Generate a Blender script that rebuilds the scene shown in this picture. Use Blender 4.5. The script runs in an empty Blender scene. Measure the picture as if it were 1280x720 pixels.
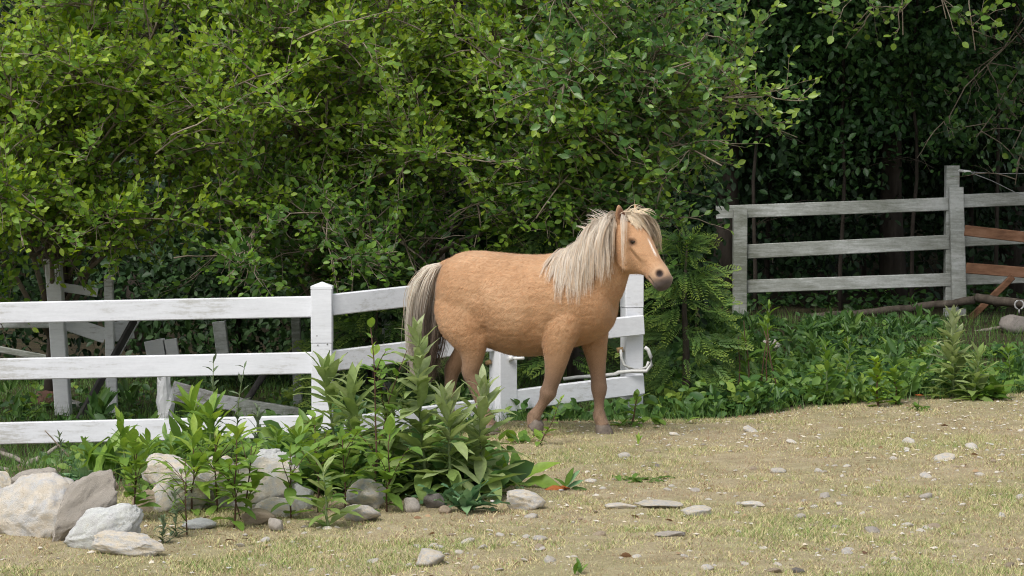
import bpy, bmesh, math, random
import numpy as np
from mathutils import Vector, Matrix, noise
from mathutils.bvhtree import BVHTree

random.seed(7)
RNG = np.random.default_rng(7)
S = bpy.context.scene
COL = S.collection
R = math.radians

# ---------------------------------------------------------------- camera, sky, sun, exposure
F_PX, HORIZON, CAM_Z = 2887.0, 227.0, 1.5
PITCH = math.atan((360 - HORIZON) / F_PX)
cam_d = bpy.data.cameras.new('camera')
cam_d.sensor_width = 36.0
cam_d.lens = 36.0 * F_PX / 1280.0
cam_d.clip_start, cam_d.clip_end = 0.1, 500.0
cam = bpy.data.objects.new('camera', cam_d)
cam.location = (0, 0, CAM_Z)
cam.rotation_euler = (math.pi / 2 - PITCH, 0, 0)
COL.objects.link(cam)
S.camera = cam

SUN_EL, SUN_AZ = R(54), R(212)            # azimuth clockwise from +Y: behind the camera, to its left
W = bpy.data.worlds.new('World'); S.world = W; W.use_nodes = True
nt = W.node_tree
sky = nt.nodes.new('ShaderNodeTexSky'); sky.sky_type = 'NISHITA'; sky.sun_disc = False
sky.sun_elevation = SUN_EL; sky.sun_rotation = SUN_AZ
sky.air_density = 1.0; sky.dust_density = 3.0
hs = nt.nodes.new('ShaderNodeHueSaturation'); hs.inputs['Saturation'].default_value = 0.35   # cloud-veiled sky
nt.links.new(sky.outputs[0], hs.inputs['Color'])
nt.links.new(hs.outputs[0], nt.nodes['Background'].inputs[0])
nt.nodes['Background'].inputs[1].default_value = 0.13
sd = bpy.data.lights.new('sun', 'SUN'); sd.energy = 1.5; sd.angle = R(28); sd.color = (1, .96, .9)
sun = bpy.data.objects.new('sun', sd); COL.objects.link(sun)
sv = Vector((math.sin(SUN_AZ) * math.cos(SUN_EL), math.cos(SUN_AZ) * math.cos(SUN_EL), math.sin(SUN_EL)))
sun.rotation_euler = sv.to_track_quat('Z', 'Y').to_euler(); sun.location = sv * 30
S.view_settings.view_transform = 'Standard'
S.view_settings.look = 'None'
S.view_settings.gamma = 1.0
S.view_settings.exposure = 0.6
S.cycles.use_denoising = True
S.cycles.denoising_prefilter = 'NONE'
S.cycles.filter_width = 1.1
S.cycles.max_bounces = 6
S.cycles.diffuse_bounces = 3
S.cycles.glossy_bounces = 2
S.cycles.transmission_bounces = 3

# ---------------------------------------------------------------- helpers
def smooth(x, a, b):
    t = np.clip((np.asarray(x, float) - a) / (b - a), 0, 1)
    return t * t * (3 - 2 * t)

def gz(x, y):
    """height of the ground"""
    x = np.asarray(x, float); y = np.asarray(y, float)
    left = smooth(-x, 0.0, 1.0)
    z = -0.22 * left * smooth(y, 11.8, 14.2)
    z = z - 0.085 * (1 - left) * smooth(y, 14.2, 15.4) * (1 - smooth(x, 0.9, 2.2))
    z = z - 0.05 * smooth(x, 1.6, 2.6) * smooth(y, 16.2, 17.2)
    z = z + 0.27 * smooth(x, -0.5, 2.0) * smooth(y, 17.0, 21.5)
    z = z + 0.03 * np.sin(x * 1.7 + .4) * np.sin(y * .9) * smooth(y, 6, 9) * (1 - smooth(y, 12, 13))
    z = z + 14.0 * smooth(y, 29, 75)
    return z

def ray(px, py):
    d = Vector(((px - 640) / F_PX, (360 - py) / F_PX, -1.0))
    c, s = math.cos(math.pi / 2 - PITCH), math.sin(math.pi / 2 - PITCH)
    return Vector((d.x, c * d.y - s * d.z, s * d.y + c * d.z))

def at(px, py, Y):
    d = ray(px, py)
    t = Y / d.y
    return Vector((d.x * t, Y, CAM_Z + d.z * t))

def G(px, py):
    """where the sight line through a pixel meets the ground"""
    d = ray(px, py); Y = 12.0
    for k in range(40):
        z = float(gz(d.x / d.y * Y, Y))
        Yn = (z - CAM_Z) / (d.z / d.y)
        Y = Y * .4 + Yn * .6
    return Vector((d.x / d.y * Y, Y, float(gz(d.x / d.y * Y, Y))))

def Gxy(px, Y):
    x = (px - 640) / F_PX * Y * 1.0
    x = ray(px, 360).x / ray(px, 360).y * Y
    return Vector((x, Y, float(gz(x, Y))))

class MB:
    """collects geometry in numpy, becomes one mesh"""
    def __init__(s):
        s.v = []; s.f = {}; s.n = 0; s.a = []
    def add(s, v, f, a=0.5):
        v = np.asarray(v, np.float32).reshape(-1, 3); f = np.asarray(f, np.int64)
        s.v.append(v)
        s.a.append(np.broadcast_to(np.asarray(a, np.float32), (len(v),)))
        s.f.setdefault(f.shape[1], []).append(f + s.n)
        s.n += len(v)
    def addc(s, v, f, c):
        s.add(v, f, 0.0); s.c = getattr(s, 'c', []); s.c.append(np.asarray(c, np.float32))
    def mesh(s, name, mat, smooth_=True, origin=None):
        me = bpy.data.meshes.new(name)
        v = np.concatenate(s.v)
        if origin is not None: v = v - np.asarray(origin, np.float32)
        idx, tot = [], []
        for k, fl in s.f.items():
            f = np.concatenate(fl); idx.append(f.ravel()); tot.append(np.full(len(f), k))
        idx = np.concatenate(idx).astype(np.int32); tot = np.concatenate(tot).astype(np.int32)
        start = np.concatenate([[0], np.cumsum(tot)[:-1]]).astype(np.int32)
        me.vertices.add(len(v)); me.vertices.foreach_set('co', v.astype(np.float32).ravel())
        me.loops.add(len(idx)); me.loops.foreach_set('vertex_index', idx)
        me.polygons.add(len(tot)); me.polygons.foreach_set('loop_start', start)
        me.polygons.foreach_set('loop_total', tot)
        me.polygons.foreach_set('use_smooth', np.full(len(tot), bool(smooth_)))
        at_ = me.attributes.new('lv', 'FLOAT', 'POINT'); at_.data.foreach_set('value', np.concatenate(s.a))
        if hasattr(s, 'c'):
            c = np.concatenate(s.c); c4 = np.ones((len(c), 4), np.float32); c4[:, :3] = c
            ca = me.attributes.new('tint', 'FLOAT_COLOR', 'POINT'); ca.data.foreach_set('color', c4.ravel())
        me.update(calc_edges=True)
        if mat: me.materials.append(mat)
        return me

def link(name, me, parent=None, loc=None):
    o = bpy.data.objects.new(name, me); COL.objects.link(o)
    if parent is not None: o.parent = parent
    if loc is not None: o.location = loc
    return o

def tag(o, label=None, cat=None, group=None, kind=None):
    if label: o['label'] = label
    if cat: o['category'] = cat
    if group: o['group'] = group
    if kind: o['kind'] = kind
    return o

def thing(name, label, cat, loc=(0, 0, 0), group=None, rz=0):
    o = bpy.data.objects.new(name, None); COL.objects.link(o)
    o.location = loc; o.rotation_euler = (0, 0, rz); o.empty_display_size = .1
    return tag(o, label, cat, group)

def norm(v):
    v = np.asarray(v, float)
    return v / np.maximum(np.linalg.norm(v, axis=-1, keepdims=True), 1e-9)

def tube(mb, pts, rad, sides=5, a=.5, cap=True):
    pts = np.asarray(pts, float); n = len(pts)
    rad = np.broadcast_to(np.asarray(rad, float), (n,))
    t = np.gradient(pts, axis=0); t = norm(t)
    ref = np.array([0, 0, 1.0]) if abs(t[0][2]) < .8 else np.array([1.0, 0, 0])
    u = norm(np.cross(t, ref)); w = np.cross(t, u)
    ang = np.arange(sides) / sides * 2 * np.pi
    ring = pts[:, None] + rad[:, None, None] * (np.cos(ang)[None, :, None] * u[:, None] + np.sin(ang)[None, :, None] * w[:, None])
    i = np.arange(n - 1)[:, None] * sides; j = np.arange(sides)[None, :]; j2 = (j + 1) % sides
    f = np.stack([i + j, i + j2, i + sides + j2, i + sides + j], -1).reshape(-1, 4)
    mb.add(ring.reshape(-1, 3), f, a)
    if cap and sides >= 3:
        b = mb.n - n * sides
        mb.f.setdefault(sides, []).append(np.array([[b + k for k in range(sides)][::-1], [b + (n - 1) * sides + k for k in range(sides)]]))

def box(mb, p0, p1, h, t, a=.5, bev=.006, up=(0, 0, 1)):
    """bar from p0 to p1: h along up, t sideways, chamfered edges"""
    p0 = np.asarray(p0, float); p1 = np.asarray(p1, float); d = norm(p1 - p0)
    s = norm(np.cross(d, np.asarray(up, float))); u = np.cross(s, d)
    b = min(bev, h * .3, t * .3)
    pr = [(-t/2 + b, -h/2), (t/2 - b, -h/2), (t/2, -h/2 + b), (t/2, h/2 - b), (t/2 - b, h/2), (-t/2 + b, h/2), (-t/2, h/2 - b), (-t/2, -h/2 + b)]
    V = [p + s * x + u * z for p in (p0, p1) for x, z in pr]
    f4 = [[k, (k + 1) % 8, 8 + (k + 1) % 8, 8 + k] for k in range(8)]
    mb.add(V, f4, a)
    b0 = mb.n - 16
    mb.f.setdefault(8, []).append(np.array([[b0 + k for k in range(8)][::-1], [b0 + 8 + k for k in range(8)]]))

def bar(name, mat, parent, p0, p1, h, t, up=(0, 0, 1), bev=.006, flat=True):
    o0 = parent.location if parent else Vector((0, 0, 0))
    mb = MB(); box(mb, Vector(p0) - o0, Vector(p1) - o0, h, t, up=up, bev=bev)
    return link(name, mb.mesh(name, mat, not flat), parent)

# ---------------------------------------------------------------- materials
def new_mat(name):
    m = bpy.data.materials.new(name); m.use_nodes = True
    return m, m.node_tree, m.node_tree.nodes['Principled BSDF']

def N(t, typ, **kw):
    n = t.nodes.new(typ)
    for k, v in kw.items():
        if k in n.inputs: n.inputs[k].default_value = v
        else: setattr(n, k, v)
    return n

def ramp(t, stops, fac=None):
    n = t.nodes.new('ShaderNodeValToRGB'); e = n.color_ramp.elements
    while len(e) > 1: e.remove(e[-1])
    e[0].position = stops[0][0]; e[0].color = (*stops[0][1], 1)
    for p, c in stops[1:]:
        x = e.new(p); x.color = (*c, 1)
    if fac is not None: t.links.new(fac, n.inputs[0])
    return n

def leaf_mat(name, stops, rough=.42, trans=.3, spec=.4):
    m, t, b = new_mat(name)
    a = N(t, 'ShaderNodeAttribute', attribute_name='lv')
    r = ramp(t, stops, a.outputs['Fac'])
    tc = N(t, 'ShaderNodeTexCoord'); nz = N(t, 'ShaderNodeTexNoise', Scale=9.0, Detail=2.0)
    t.links.new(tc.outputs['Object'], nz.inputs['Vector'])
    h = N(t, 'ShaderNodeHueSaturation')
    mp = N(t, 'ShaderNodeMapRange'); mp.inputs[3].default_value = .7; mp.inputs[4].default_value = 1.3
    t.links.new(nz.outputs['Fac'], mp.inputs[0]); t.links.new(mp.outputs[0], h.inputs['Value'])
    t.links.new(r.outputs[0], h.inputs['Color'])
    t.links.new(h.outputs[0], b.inputs['Base Color'])
    b.inputs['Roughness'].default_value = rough; b.inputs['Specular IOR Level'].default_value = spec
    tr = N(t, 'ShaderNodeBsdfTranslucent'); mx = N(t, 'ShaderNodeMixShader'); mx.inputs[0].default_value = trans
    hy = N(t, 'ShaderNodeHueSaturation', Hue=.485, Saturation=1.1, Value=1.1)
    t.links.new(h.outputs[0], hy.inputs['Color']); t.links.new(hy.outputs[0], tr.inputs['Color'])
    t.links.new(b.outputs[0], mx.inputs[1]); t.links.new(tr.outputs[0], mx.inputs[2])
    t.links.new(mx.outputs[0], t.nodes['Material Output'].inputs[0])
    return m

def mottled(name, stops, scale=20, detail=6, rough=.85, bump=.3, stretch=(1, 1, 1), bscale=None, spec=.2, bdist=.01):
    m, t, b = new_mat(name)
    tc = N(t, 'ShaderNodeTexCoord'); mp = N(t, 'ShaderNodeMapping'); mp.inputs['Scale'].default_value = stretch
    nz = N(t, 'ShaderNodeTexNoise', Scale=scale, Detail=detail, Roughness=.65)
    t.links.new(tc.outputs['Object'], mp.inputs[0]); t.links.new(mp.outputs[0], nz.inputs['Vector'])
    r = ramp(t, stops, nz.outputs['Fac']); t.links.new(r.outputs[0], b.inputs['Base Color'])
    n2 = N(t, 'ShaderNodeTexNoise', Scale=bscale or scale * 3, Detail=8.0, Roughness=.7)
    t.links.new(mp.outputs[0], n2.inputs['Vector'])
    bp = N(t, 'ShaderNodeBump', Strength=bump, Distance=bdist); t.links.new(n2.outputs['Fac'], bp.inputs['Height'])
    t.links.new(bp.outputs[0], b.inputs['Normal'])
    b.inputs['Roughness'].default_value = rough; b.inputs['Specular IOR Level'].default_value = spec
    return m

M = {}
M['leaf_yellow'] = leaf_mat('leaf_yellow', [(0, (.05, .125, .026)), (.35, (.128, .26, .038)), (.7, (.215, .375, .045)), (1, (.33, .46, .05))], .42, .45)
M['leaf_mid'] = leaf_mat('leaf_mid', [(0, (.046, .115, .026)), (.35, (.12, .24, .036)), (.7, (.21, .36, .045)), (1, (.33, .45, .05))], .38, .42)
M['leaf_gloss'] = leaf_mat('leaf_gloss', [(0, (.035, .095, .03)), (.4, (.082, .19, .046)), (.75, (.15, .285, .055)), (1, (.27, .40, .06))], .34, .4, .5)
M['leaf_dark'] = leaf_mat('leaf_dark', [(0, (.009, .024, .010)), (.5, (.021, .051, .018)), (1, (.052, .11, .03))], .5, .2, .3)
M['leaf_weed'] = leaf_mat('leaf_weed', [(0, (.065, .15, .03)), (.4, (.14, .26, .046)), (.75, (.22, .36, .062)), (1, (.31, .43, .07))], .45, .4)
M['leaf_herb'] = leaf_mat('leaf_herb', [(0, (.125, .21, .05)), (.4, (.23, .325, .095)), (.75, (.33, .415, .17)), (1, (.43, .49, .28))], .6, .38, .25)
M['leaf_grey'] = leaf_mat('leaf_grey', [(0, (.06, .09, .05)), (.5, (.12, .17, .09)), (1, (.2, .25, .15))], .6, .2, .2)
M['leaf_lime'] = leaf_mat('leaf_lime', [(0, (.16, .28, .03)), (1, (.27, .40, .05))], .45, .3)
M['leaf_blue'] = leaf_mat('leaf_blue', [(0, (.07, .16, .075)), (.5, (.13, .26, .125)), (1, (.22, .36, .18))], .4, .2, .45)
M['leaf_cedar'] = leaf_mat('leaf_cedar', [(0, (.032, .08, .024)), (.5, (.088, .165, .036)), (1, (.24, .31, .05))], .55, .2, .3)
M['leaf_orange'] = leaf_mat('leaf_orange', [(0, (.35, .09, .02)), (1, (.55, .2, .05))], .6, .2)
M['leaf_weed_shaded'] = leaf_mat('leaf_weed_shaded', [(0, (.035, .09, .026)), (.4, (.08, .175, .04)), (.75, (.15, .26, .05)), (1, (.26, .37, .06))], .45, .35)  # weed green darkened to carry the shade of the trees
M['leaf_dead'] = leaf_mat('leaf_dead', [(0, (.13, .065, .035)), (.5, (.26, .15, .08)), (1, (.40, .28, .16))], .7, .15)
M['bark'] = mottled('bark', [(.3, (.035, .028, .022)), (.6, (.09, .075, .06)), (.75, (.16, .14, .12))], 14, rough=.9, bump=.6, stretch=(1, 1, .3))
M['twig'] = mottled('twig', [(.3, (.12, .095, .068)), (.55, (.24, .20, .15)), (.75, (.38, .33, .26))], 6, rough=.8, bump=.2)
M['stem_green'] = mottled('stem_green', [(.3, (.09, .14, .05)), (.7, (.18, .22, .10))], 8, rough=.6)
M['stem_red'] = mottled('stem_red', [(.3, (.05, .028, .02)), (.7, (.13, .07, .045))], 8, rough=.6)
M['trunk_dark'] = mottled('trunk_dark', [(.3, (.022, .018, .014)), (.6, (.06, .05, .04)), (.8, (.11, .092, .077))], 10, rough=.95, bump=.8, stretch=(1, 1, .25))
M['deadwood'] = mottled('deadwood', [(.3, (.11, .09, .075)), (.55, (.24, .21, .18)), (.8, (.40, .37, .33))], 10, rough=.9, bump=.5, stretch=(.3, 1, 1))
M['plank_dark'] = mottled('plank_dark', [(.3, (.03, .028, .026)), (.6, (.075, .07, .065)), (.8, (.16, .15, .14))], 18, rough=.9, bump=.4, stretch=(1, .3, .3))
M['hoof'] = mottled('hoof', [(.3, (.09, .073, .06)), (.7, (.20, .165, .135))], 25, rough=.6, bump=.2)
M['black'] = mottled('black', [(.3, (.008, .006, .005)), (.7, (.02, .014, .01))], 5, rough=.12, bump=0, spec=.6)
M['metal'] = mottled('metal', [(.3, (.25, .25, .25)), (.7, (.4, .4, .4))], 30, rough=.4, bump=.1, spec=.5)
M['plastic_white'] = mottled('plastic_white', [(.3, (.62, .62, .60)), (.7, (.75, .75, .73))], 12, rough=.4, bump=.05, spec=.5)
M['hose'] = mottled('hose', [(.3, (.42, .42, .40)), (.7, (.62, .62, .60))], 18, rough=.5, bump=.1, spec=.4)
M['ochre'] = mottled('ochre', [(.3, (.35, .22, .10)), (.7, (.5, .34, .18))], 20, rough=.6)
M['rust_wood'] = mottled('rust_wood', [(.25, (.09, .045, .026)), (.5, (.19, .098, .056)), (.75, (.27, .155, .10))], 7, rough=.75, bump=.3, stretch=(.35, 3, 3))

def fence_mat(name, base, grime, amount, streak=(1.2, 6, 9)):
    m, t, b = new_mat(name)
    tc = N(t, 'ShaderNodeTexCoord')
    mp = N(t, 'ShaderNodeMapping'); mp.inputs['Scale'].default_value = streak
    t.links.new(tc.outputs['Object'], mp.inputs[0])
    n1 = N(t, 'ShaderNodeTexNoise', Scale=4.0, Detail=8.0, Roughness=.75); t.links.new(mp.outputs[0], n1.inputs['Vector'])
    n2 = N(t, 'ShaderNodeTexNoise', Scale=1.3, Detail=3.0); t.links.new(tc.outputs['Object'], n2.inputs['Vector'])
    n3 = N(t, 'ShaderNodeTexNoise', Scale=45.0, Detail=4.0, Roughness=.7); t.links.new(tc.outputs['Object'], n3.inputs['Vector'])
    ad = N(t, 'ShaderNodeMath', operation='MULTIPLY'); t.links.new(n1.outputs['Fac'], ad.inputs[0]); t.links.new(n2.outputs['Fac'], ad.inputs[1])
    a2 = N(t, 'ShaderNodeMath', operation='MULTIPLY_ADD'); t.links.new(n3.outputs['Fac'], a2.inputs[0]); a2.inputs[1].default_value = .12
    t.links.new(ad.outputs[0], a2.inputs[2])
    lo = .47 - amount * .2
    dk = tuple(x * .88 for x in base)
    r = ramp(t, [(lo - .12, base), (lo, dk), (lo + .06, tuple(.45 * x + .55 * y for x, y in zip(base, grime))), (lo + .2, grime)], a2.outputs[0])
    t.links.new(r.outputs[0], b.inputs['Base Color'])
    bp = N(t, 'ShaderNodeBump', Strength=.08, Distance=.005); t.links.new(n1.outputs['Fac'], bp.inputs['Height']); t.links.new(bp.outputs[0], b.inputs['Normal'])
    b.inputs['Roughness'].default_value = .5; b.inputs['Specular IOR Level'].default_value = .35
    return m
M['white'] = fence_mat('white', (.71, .725, .755), (.32, .31, .27), .64)
M['white_old'] = fence_mat('white_old', (.56, .58, .56), (.15, .16, .125), 1.2)
M['white_peel'] = fence_mat('white_peel', (.80, .80, .80), (.20, .17, .13), .6)

def stone_mat(name, pale, grey, dark):
    m, t, b = new_mat(name)
    tc = N(t, 'ShaderNodeTexCoord'); oi = N(t, 'ShaderNodeObjectInfo')
    va = N(t, 'ShaderNodeVectorMath', operation='ADD'); t.links.new(tc.outputs['Object'], va.inputs[0])
    cm = N(t, 'ShaderNodeMath', operation='MULTIPLY'); cm.inputs[1].default_value = 37.0; t.links.new(oi.outputs['Random'], cm.inputs[0])
    t.links.new(cm.outputs[0], va.inputs[1])
    n1 = N(t, 'ShaderNodeTexNoise', Scale=5.0, Detail=5.0, Roughness=.6); t.links.new(va.outputs[0], n1.inputs['Vector'])
    n2 = N(t, 'ShaderNodeTexNoise', Scale=60.0, Detail=6.0, Roughness=.75); t.links.new(va.outputs[0], n2.inputs['Vector'])
    ma = N(t, 'ShaderNodeMath', operation='MULTIPLY_ADD'); t.links.new(n2.outputs['Fac'], ma.inputs[0]); ma.inputs[1].default_value = .62
    n1.inputs['Scale'].default_value = 3.2
    sb = N(t, 'ShaderNodeMath', operation='SUBTRACT'); sb.inputs[1].default_value = .08; t.links.new(n1.outputs['Fac'], sb.inputs[0]); t.links.new(sb.outputs[0], ma.inputs[2])
    r = ramp(t, [(.42, dark), (.52, grey), (.60, pale), (.88, tuple(min(.62, x * 1.15) for x in pale))], ma.outputs[0])
    h = N(t, 'ShaderNodeHueSaturation'); mr = N(t, 'ShaderNodeMapRange'); mr.inputs[3].default_value = .88; mr.inputs[4].default_value = 1.16
    t.links.new(oi.outputs['Random'], mr.inputs[0]); t.links.new(mr.outputs[0], h.inputs['Value'])
    t.links.new(r.outputs[0], h.inputs['Color']); t.links.new(h.outputs[0], b.inputs['Base Color'])
    bp = N(t, 'ShaderNodeBump', Strength=.9, Distance=.012); t.links.new(n2.outputs['Fac'], bp.inputs['Height']); t.links.new(bp.outputs[0], b.inputs['Normal'])
    b.inputs['Roughness'].default_value = .9; b.inputs['Specular IOR Level'].default_value = .15
    return m
M['stone_pale'] = stone_mat('stone_pale', (.82, .72, .56), (.68, .585, .45), (.34, .28, .21))
M['stone_grey'] = stone_mat('stone_grey', (.50, .455, .40), (.33, .30, .275), (.12, .105, .095))
M['stone_mix'] = stone_mat('stone_mix', (.76, .68, .56), (.52, .46, .39), (.20, .17, .14))
M['stone_blue'] = stone_mat('stone_blue', (.70, .72, .69), (.62, .59, .52), (.28, .25, .21))
M['stone_tan'] = stone_mat('stone_tan', (.42, .34, .25), (.32, .25, .18), (.16, .12, .09))
M['stone_red'] = stone_mat('stone_red', (.26, .15, .11), (.18, .10, .075), (.08, .05, .04))
M['stone_dark'] = stone_mat('stone_dark', (.22, .20, .18), (.14, .12, .11), (.06, .05, .05))

# ground
m, t, b = new_mat('ground'); M['ground'] = m
tc = N(t, 'ShaderNodeTexCoord')
def nz(scale, det=5.0, ro=.6):
    n = N(t, 'ShaderNodeTexNoise', Scale=scale, Detail=det, Roughness=ro); t.links.new(tc.outputs['Object'], n.inputs['Vector']); return n
n1, n2, n3 = nz(1.1), nz(7.0, 6.0, .7), nz(60.0, 4.0, .7)
r1 = ramp(t, [(.3, (.25, .21, .12)), (.5, (.38, .325, .195)), (.66, (.48, .425, .275)), (.8, (.57, .51, .37))], n2.outputs['Fac'])
r2 = ramp(t, [(.42, (.36, .29, .20)), (.6, (.22, .215, .105))], n1.outputs['Fac'])
mx = N(t, 'ShaderNodeMix', data_type='RGBA'); mx.inputs[0].default_value = .4
t.links.new(r1.outputs[0], mx.inputs[6]); t.links.new(r2.outputs[0], mx.inputs[7])
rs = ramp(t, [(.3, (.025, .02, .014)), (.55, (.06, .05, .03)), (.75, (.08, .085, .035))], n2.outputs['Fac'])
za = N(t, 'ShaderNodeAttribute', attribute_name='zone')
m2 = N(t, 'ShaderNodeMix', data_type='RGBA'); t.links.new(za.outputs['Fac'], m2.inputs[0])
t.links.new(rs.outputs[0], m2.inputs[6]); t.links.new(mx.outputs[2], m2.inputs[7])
hv = N(t, 'ShaderNodeHueSaturation'); mr = N(t, 'ShaderNodeMapRange'); mr.inputs[3].default_value = .55; mr.inputs[4].default_value = 1.45
t.links.new(n3.outputs['Fac'], mr.inputs[0]); t.links.new(mr.outputs[0], hv.inputs['Value']); t.links.new(m2.outputs[2], hv.inputs['Color'])
t.links.new(hv.outputs[0], b.inputs['Base Color'])
bp = N(t, 'ShaderNodeBump', Strength=.8, Distance=.02); t.links.new(n3.outputs['Fac'], bp.inputs['Height']); t.links.new(bp.outputs[0], b.inputs['Normal'])
b.inputs['Roughness'].default_value = .95; b.inputs['Specular IOR Level'].default_value = .1

m, t, b = new_mat('grass'); M['grass'] = m
a = N(t, 'ShaderNodeAttribute', attribute_name='lv')
r = ramp(t, [(0, (.30, .195, .12)), (.14, (.44, .34, .21)), (.34, (.63, .545, .305)), (.55, (.46, .44, .22)), (.75, (.30, .35, .12)), (1, (.17, .26, .075))], a.outputs['Fac'])
t.links.new(r.outputs[0], b.inputs['Base Color']); b.inputs['Roughness'].default_value = .8; b.inputs['Specular IOR Level'].default_value = .15

def tint_mat(name, rough=.6, spec=.25, bump=0., bscale=40., stretch=(1, 1, 1), var=.0):
    m, t, b = new_mat(name)
    a = N(t, 'ShaderNodeAttribute', attribute_name='tint'); src = a.outputs['Color']
    tc = N(t, 'ShaderNodeTexCoord'); mp = N(t, 'ShaderNodeMapping'); mp.inputs['Scale'].default_value = stretch
    t.links.new(tc.outputs['Object'], mp.inputs[0])
    if var:
        n0 = N(t, 'ShaderNodeTexNoise', Scale=bscale * .55, Detail=6.0, Roughness=.7, Distortion=.6); t.links.new(mp.outputs[0], n0.inputs['Vector'])
        h = N(t, 'ShaderNodeHueSaturation'); r_ = N(t, 'ShaderNodeMapRange'); r_.inputs[1].default_value = .3; r_.inputs[2].default_value = .7
        r_.inputs[3].default_value = 1 - var; r_.inputs[4].default_value = 1 + var
        t.links.new(n0.outputs['Fac'], r_.inputs[0]); t.links.new(r_.outputs[0], h.inputs['Value']); t.links.new(src, h.inputs['Color']); src = h.outputs[0]
    t.links.new(src, b.inputs['Base Color'])
    if bump:
        n1 = N(t, 'ShaderNodeTexNoise', Scale=bscale, Detail=5.0, Roughness=.65, Distortion=.8); t.links.new(mp.outputs[0], n1.inputs['Vector'])
        bp = N(t, 'ShaderNodeBump', Strength=bump, Distance=.012); t.links.new(n1.outputs['Fac'], bp.inputs['Height']); t.links.new(bp.outputs[0], b.inputs['Normal'])
    b.inputs['Roughness'].default_value = rough; b.inputs['Specular IOR Level'].default_value = spec
    b.inputs['Sheen Weight'].default_value = .15
    return m
M['coat'] = tint_mat('coat', .7, .2, .3, 60., (.6, 1, 1.5), .06)
M['hair'] = tint_mat('hair', .5, .3)
M['fur'] = tint_mat('fur', .55, .22)
for _m in (M['hair'], M['fur']):
    _t = _m.node_tree; _tr = _t.nodes.new('ShaderNodeBsdfTranslucent'); _mx = _t.nodes.new('ShaderNodeMixShader'); _mx.inputs[0].default_value = .35
    _t.links.new(_t.nodes['Attribute'].outputs['Color'], _tr.inputs['Color']); _t.links.new(_t.nodes['Principled BSDF'].outputs[0], _mx.inputs[1])
    _t.links.new(_tr.outputs[0], _mx.inputs[2]); _t.links.new(_mx.outputs[0], _t.nodes['Material Output'].inputs[0])

# ---------------------------------------------------------------- the ground
def edge_y(x):
    """where the dry pasture ends and the weeds begin"""
    px_ = np.asarray(x, float)
    return np.where(px_ > .9, 14.6 + (px_ - .9) * .62, 14.6) - .35 * smooth(-px_, -.4, .8)
def build_ground():
    xs = np.unique(np.concatenate([np.linspace(-90, -5, 18), np.linspace(-5, 5, 170), np.linspace(5, 90, 18)]))
    ys = np.unique(np.concatenate([np.linspace(-40, 6, 14), np.linspace(6, 18, 190), np.linspace(18, 30, 40), np.linspace(30, 110, 20)]))
    X, Y = np.meshgrid(xs, ys)
    Z = gz(X, Y)
    rough = RNG.normal(0, 1, X.shape)
    rough = (rough + np.roll(rough, 1, 0) + np.roll(rough, 1, 1) + np.roll(rough, -1, 0)) / 4
    Z = Z + rough * .006 * (np.abs(X) < 6) * (Y > 6) * (Y < 30)
    mb = MB(); n, mx_ = X.shape
    i = np.arange(n - 1)[:, None] * mx_; j = np.arange(mx_ - 1)[None]
    f = np.stack([i + j, i + j + 1, i + j + 1 + mx_, i + j + mx_], -1).reshape(-1, 4)
    mb.add(np.stack([X, Y, Z], -1).reshape(-1, 3), f)
    me = mb.mesh('ground', M['ground'])
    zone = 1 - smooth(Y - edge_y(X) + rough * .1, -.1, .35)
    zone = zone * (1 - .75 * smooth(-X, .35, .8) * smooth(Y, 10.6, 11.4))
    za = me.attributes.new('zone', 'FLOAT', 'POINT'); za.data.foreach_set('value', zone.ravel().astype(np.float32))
    tag(link('ground', me), 'dry stony pasture ground running back to the dark woodland floor', kind='structure')
build_ground()

def build_grass():
    n = 800000
    Y = 7.6 + (17.2 - 7.6) * RNG.random(n) ** 1.25
    X = (RNG.random(n) * 2 - 1) * (Y * .222 + 1.5)
    keep = (Y < edge_y(X) + .1 * RNG.normal(size=n))
    patch = np.sin(X * 2.1 + 1.3 * np.sin(Y * 1.7)) * np.sin(Y * 2.6 + X * .8) + .6 * np.sin(X * 6.1 + Y * 4.0) * np.sin(Y * 7.7 - X * 3)
    keep &= (RNG.random(n) < np.clip(.74 + .35 * patch, .38, 1))
    keep &= ~((X < -.45) & (Y > 11.0) & (RNG.random(n) < .7))
    X, Y, patch = X[keep], Y[keep], patch[keep]; n = len(X)
    Z = gz(X, Y)
    h = RNG.uniform(.005, .020, n) * (1 + .5 * (patch > .4))
    az = RNG.random(n) * 2 * np.pi; w = RNG.uniform(.0014, .0028, n); lean = RNG.uniform(.2, 1.5, n) * h
    la = RNG.random(n) * 2 * np.pi
    B = np.stack([X, Y, Z - .004], -1); s = np.stack([np.cos(az), np.sin(az), 0 * az], -1) * w[:, None]
    tip = B + np.stack([np.cos(la) * lean, np.sin(la) * lean, h], -1)
    V = np.stack([B - s, B + s, tip], 1).reshape(-1, 3)
    lv = np.clip(.33 + .21 * patch + RNG.normal(0, .30, n) + .14 * smooth(Y, 12, 8.5), 0, 1)
    mb = MB(); mb.add(V, np.arange(3 * n).reshape(-1, 3), np.repeat(lv, 3))
    tag(link('dry_grass', mb.mesh('dry_grass', M['grass'], False)), 'short dry yellowing grass covering the stony pasture', 'grass', kind='stuff')
build_grass()

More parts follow.
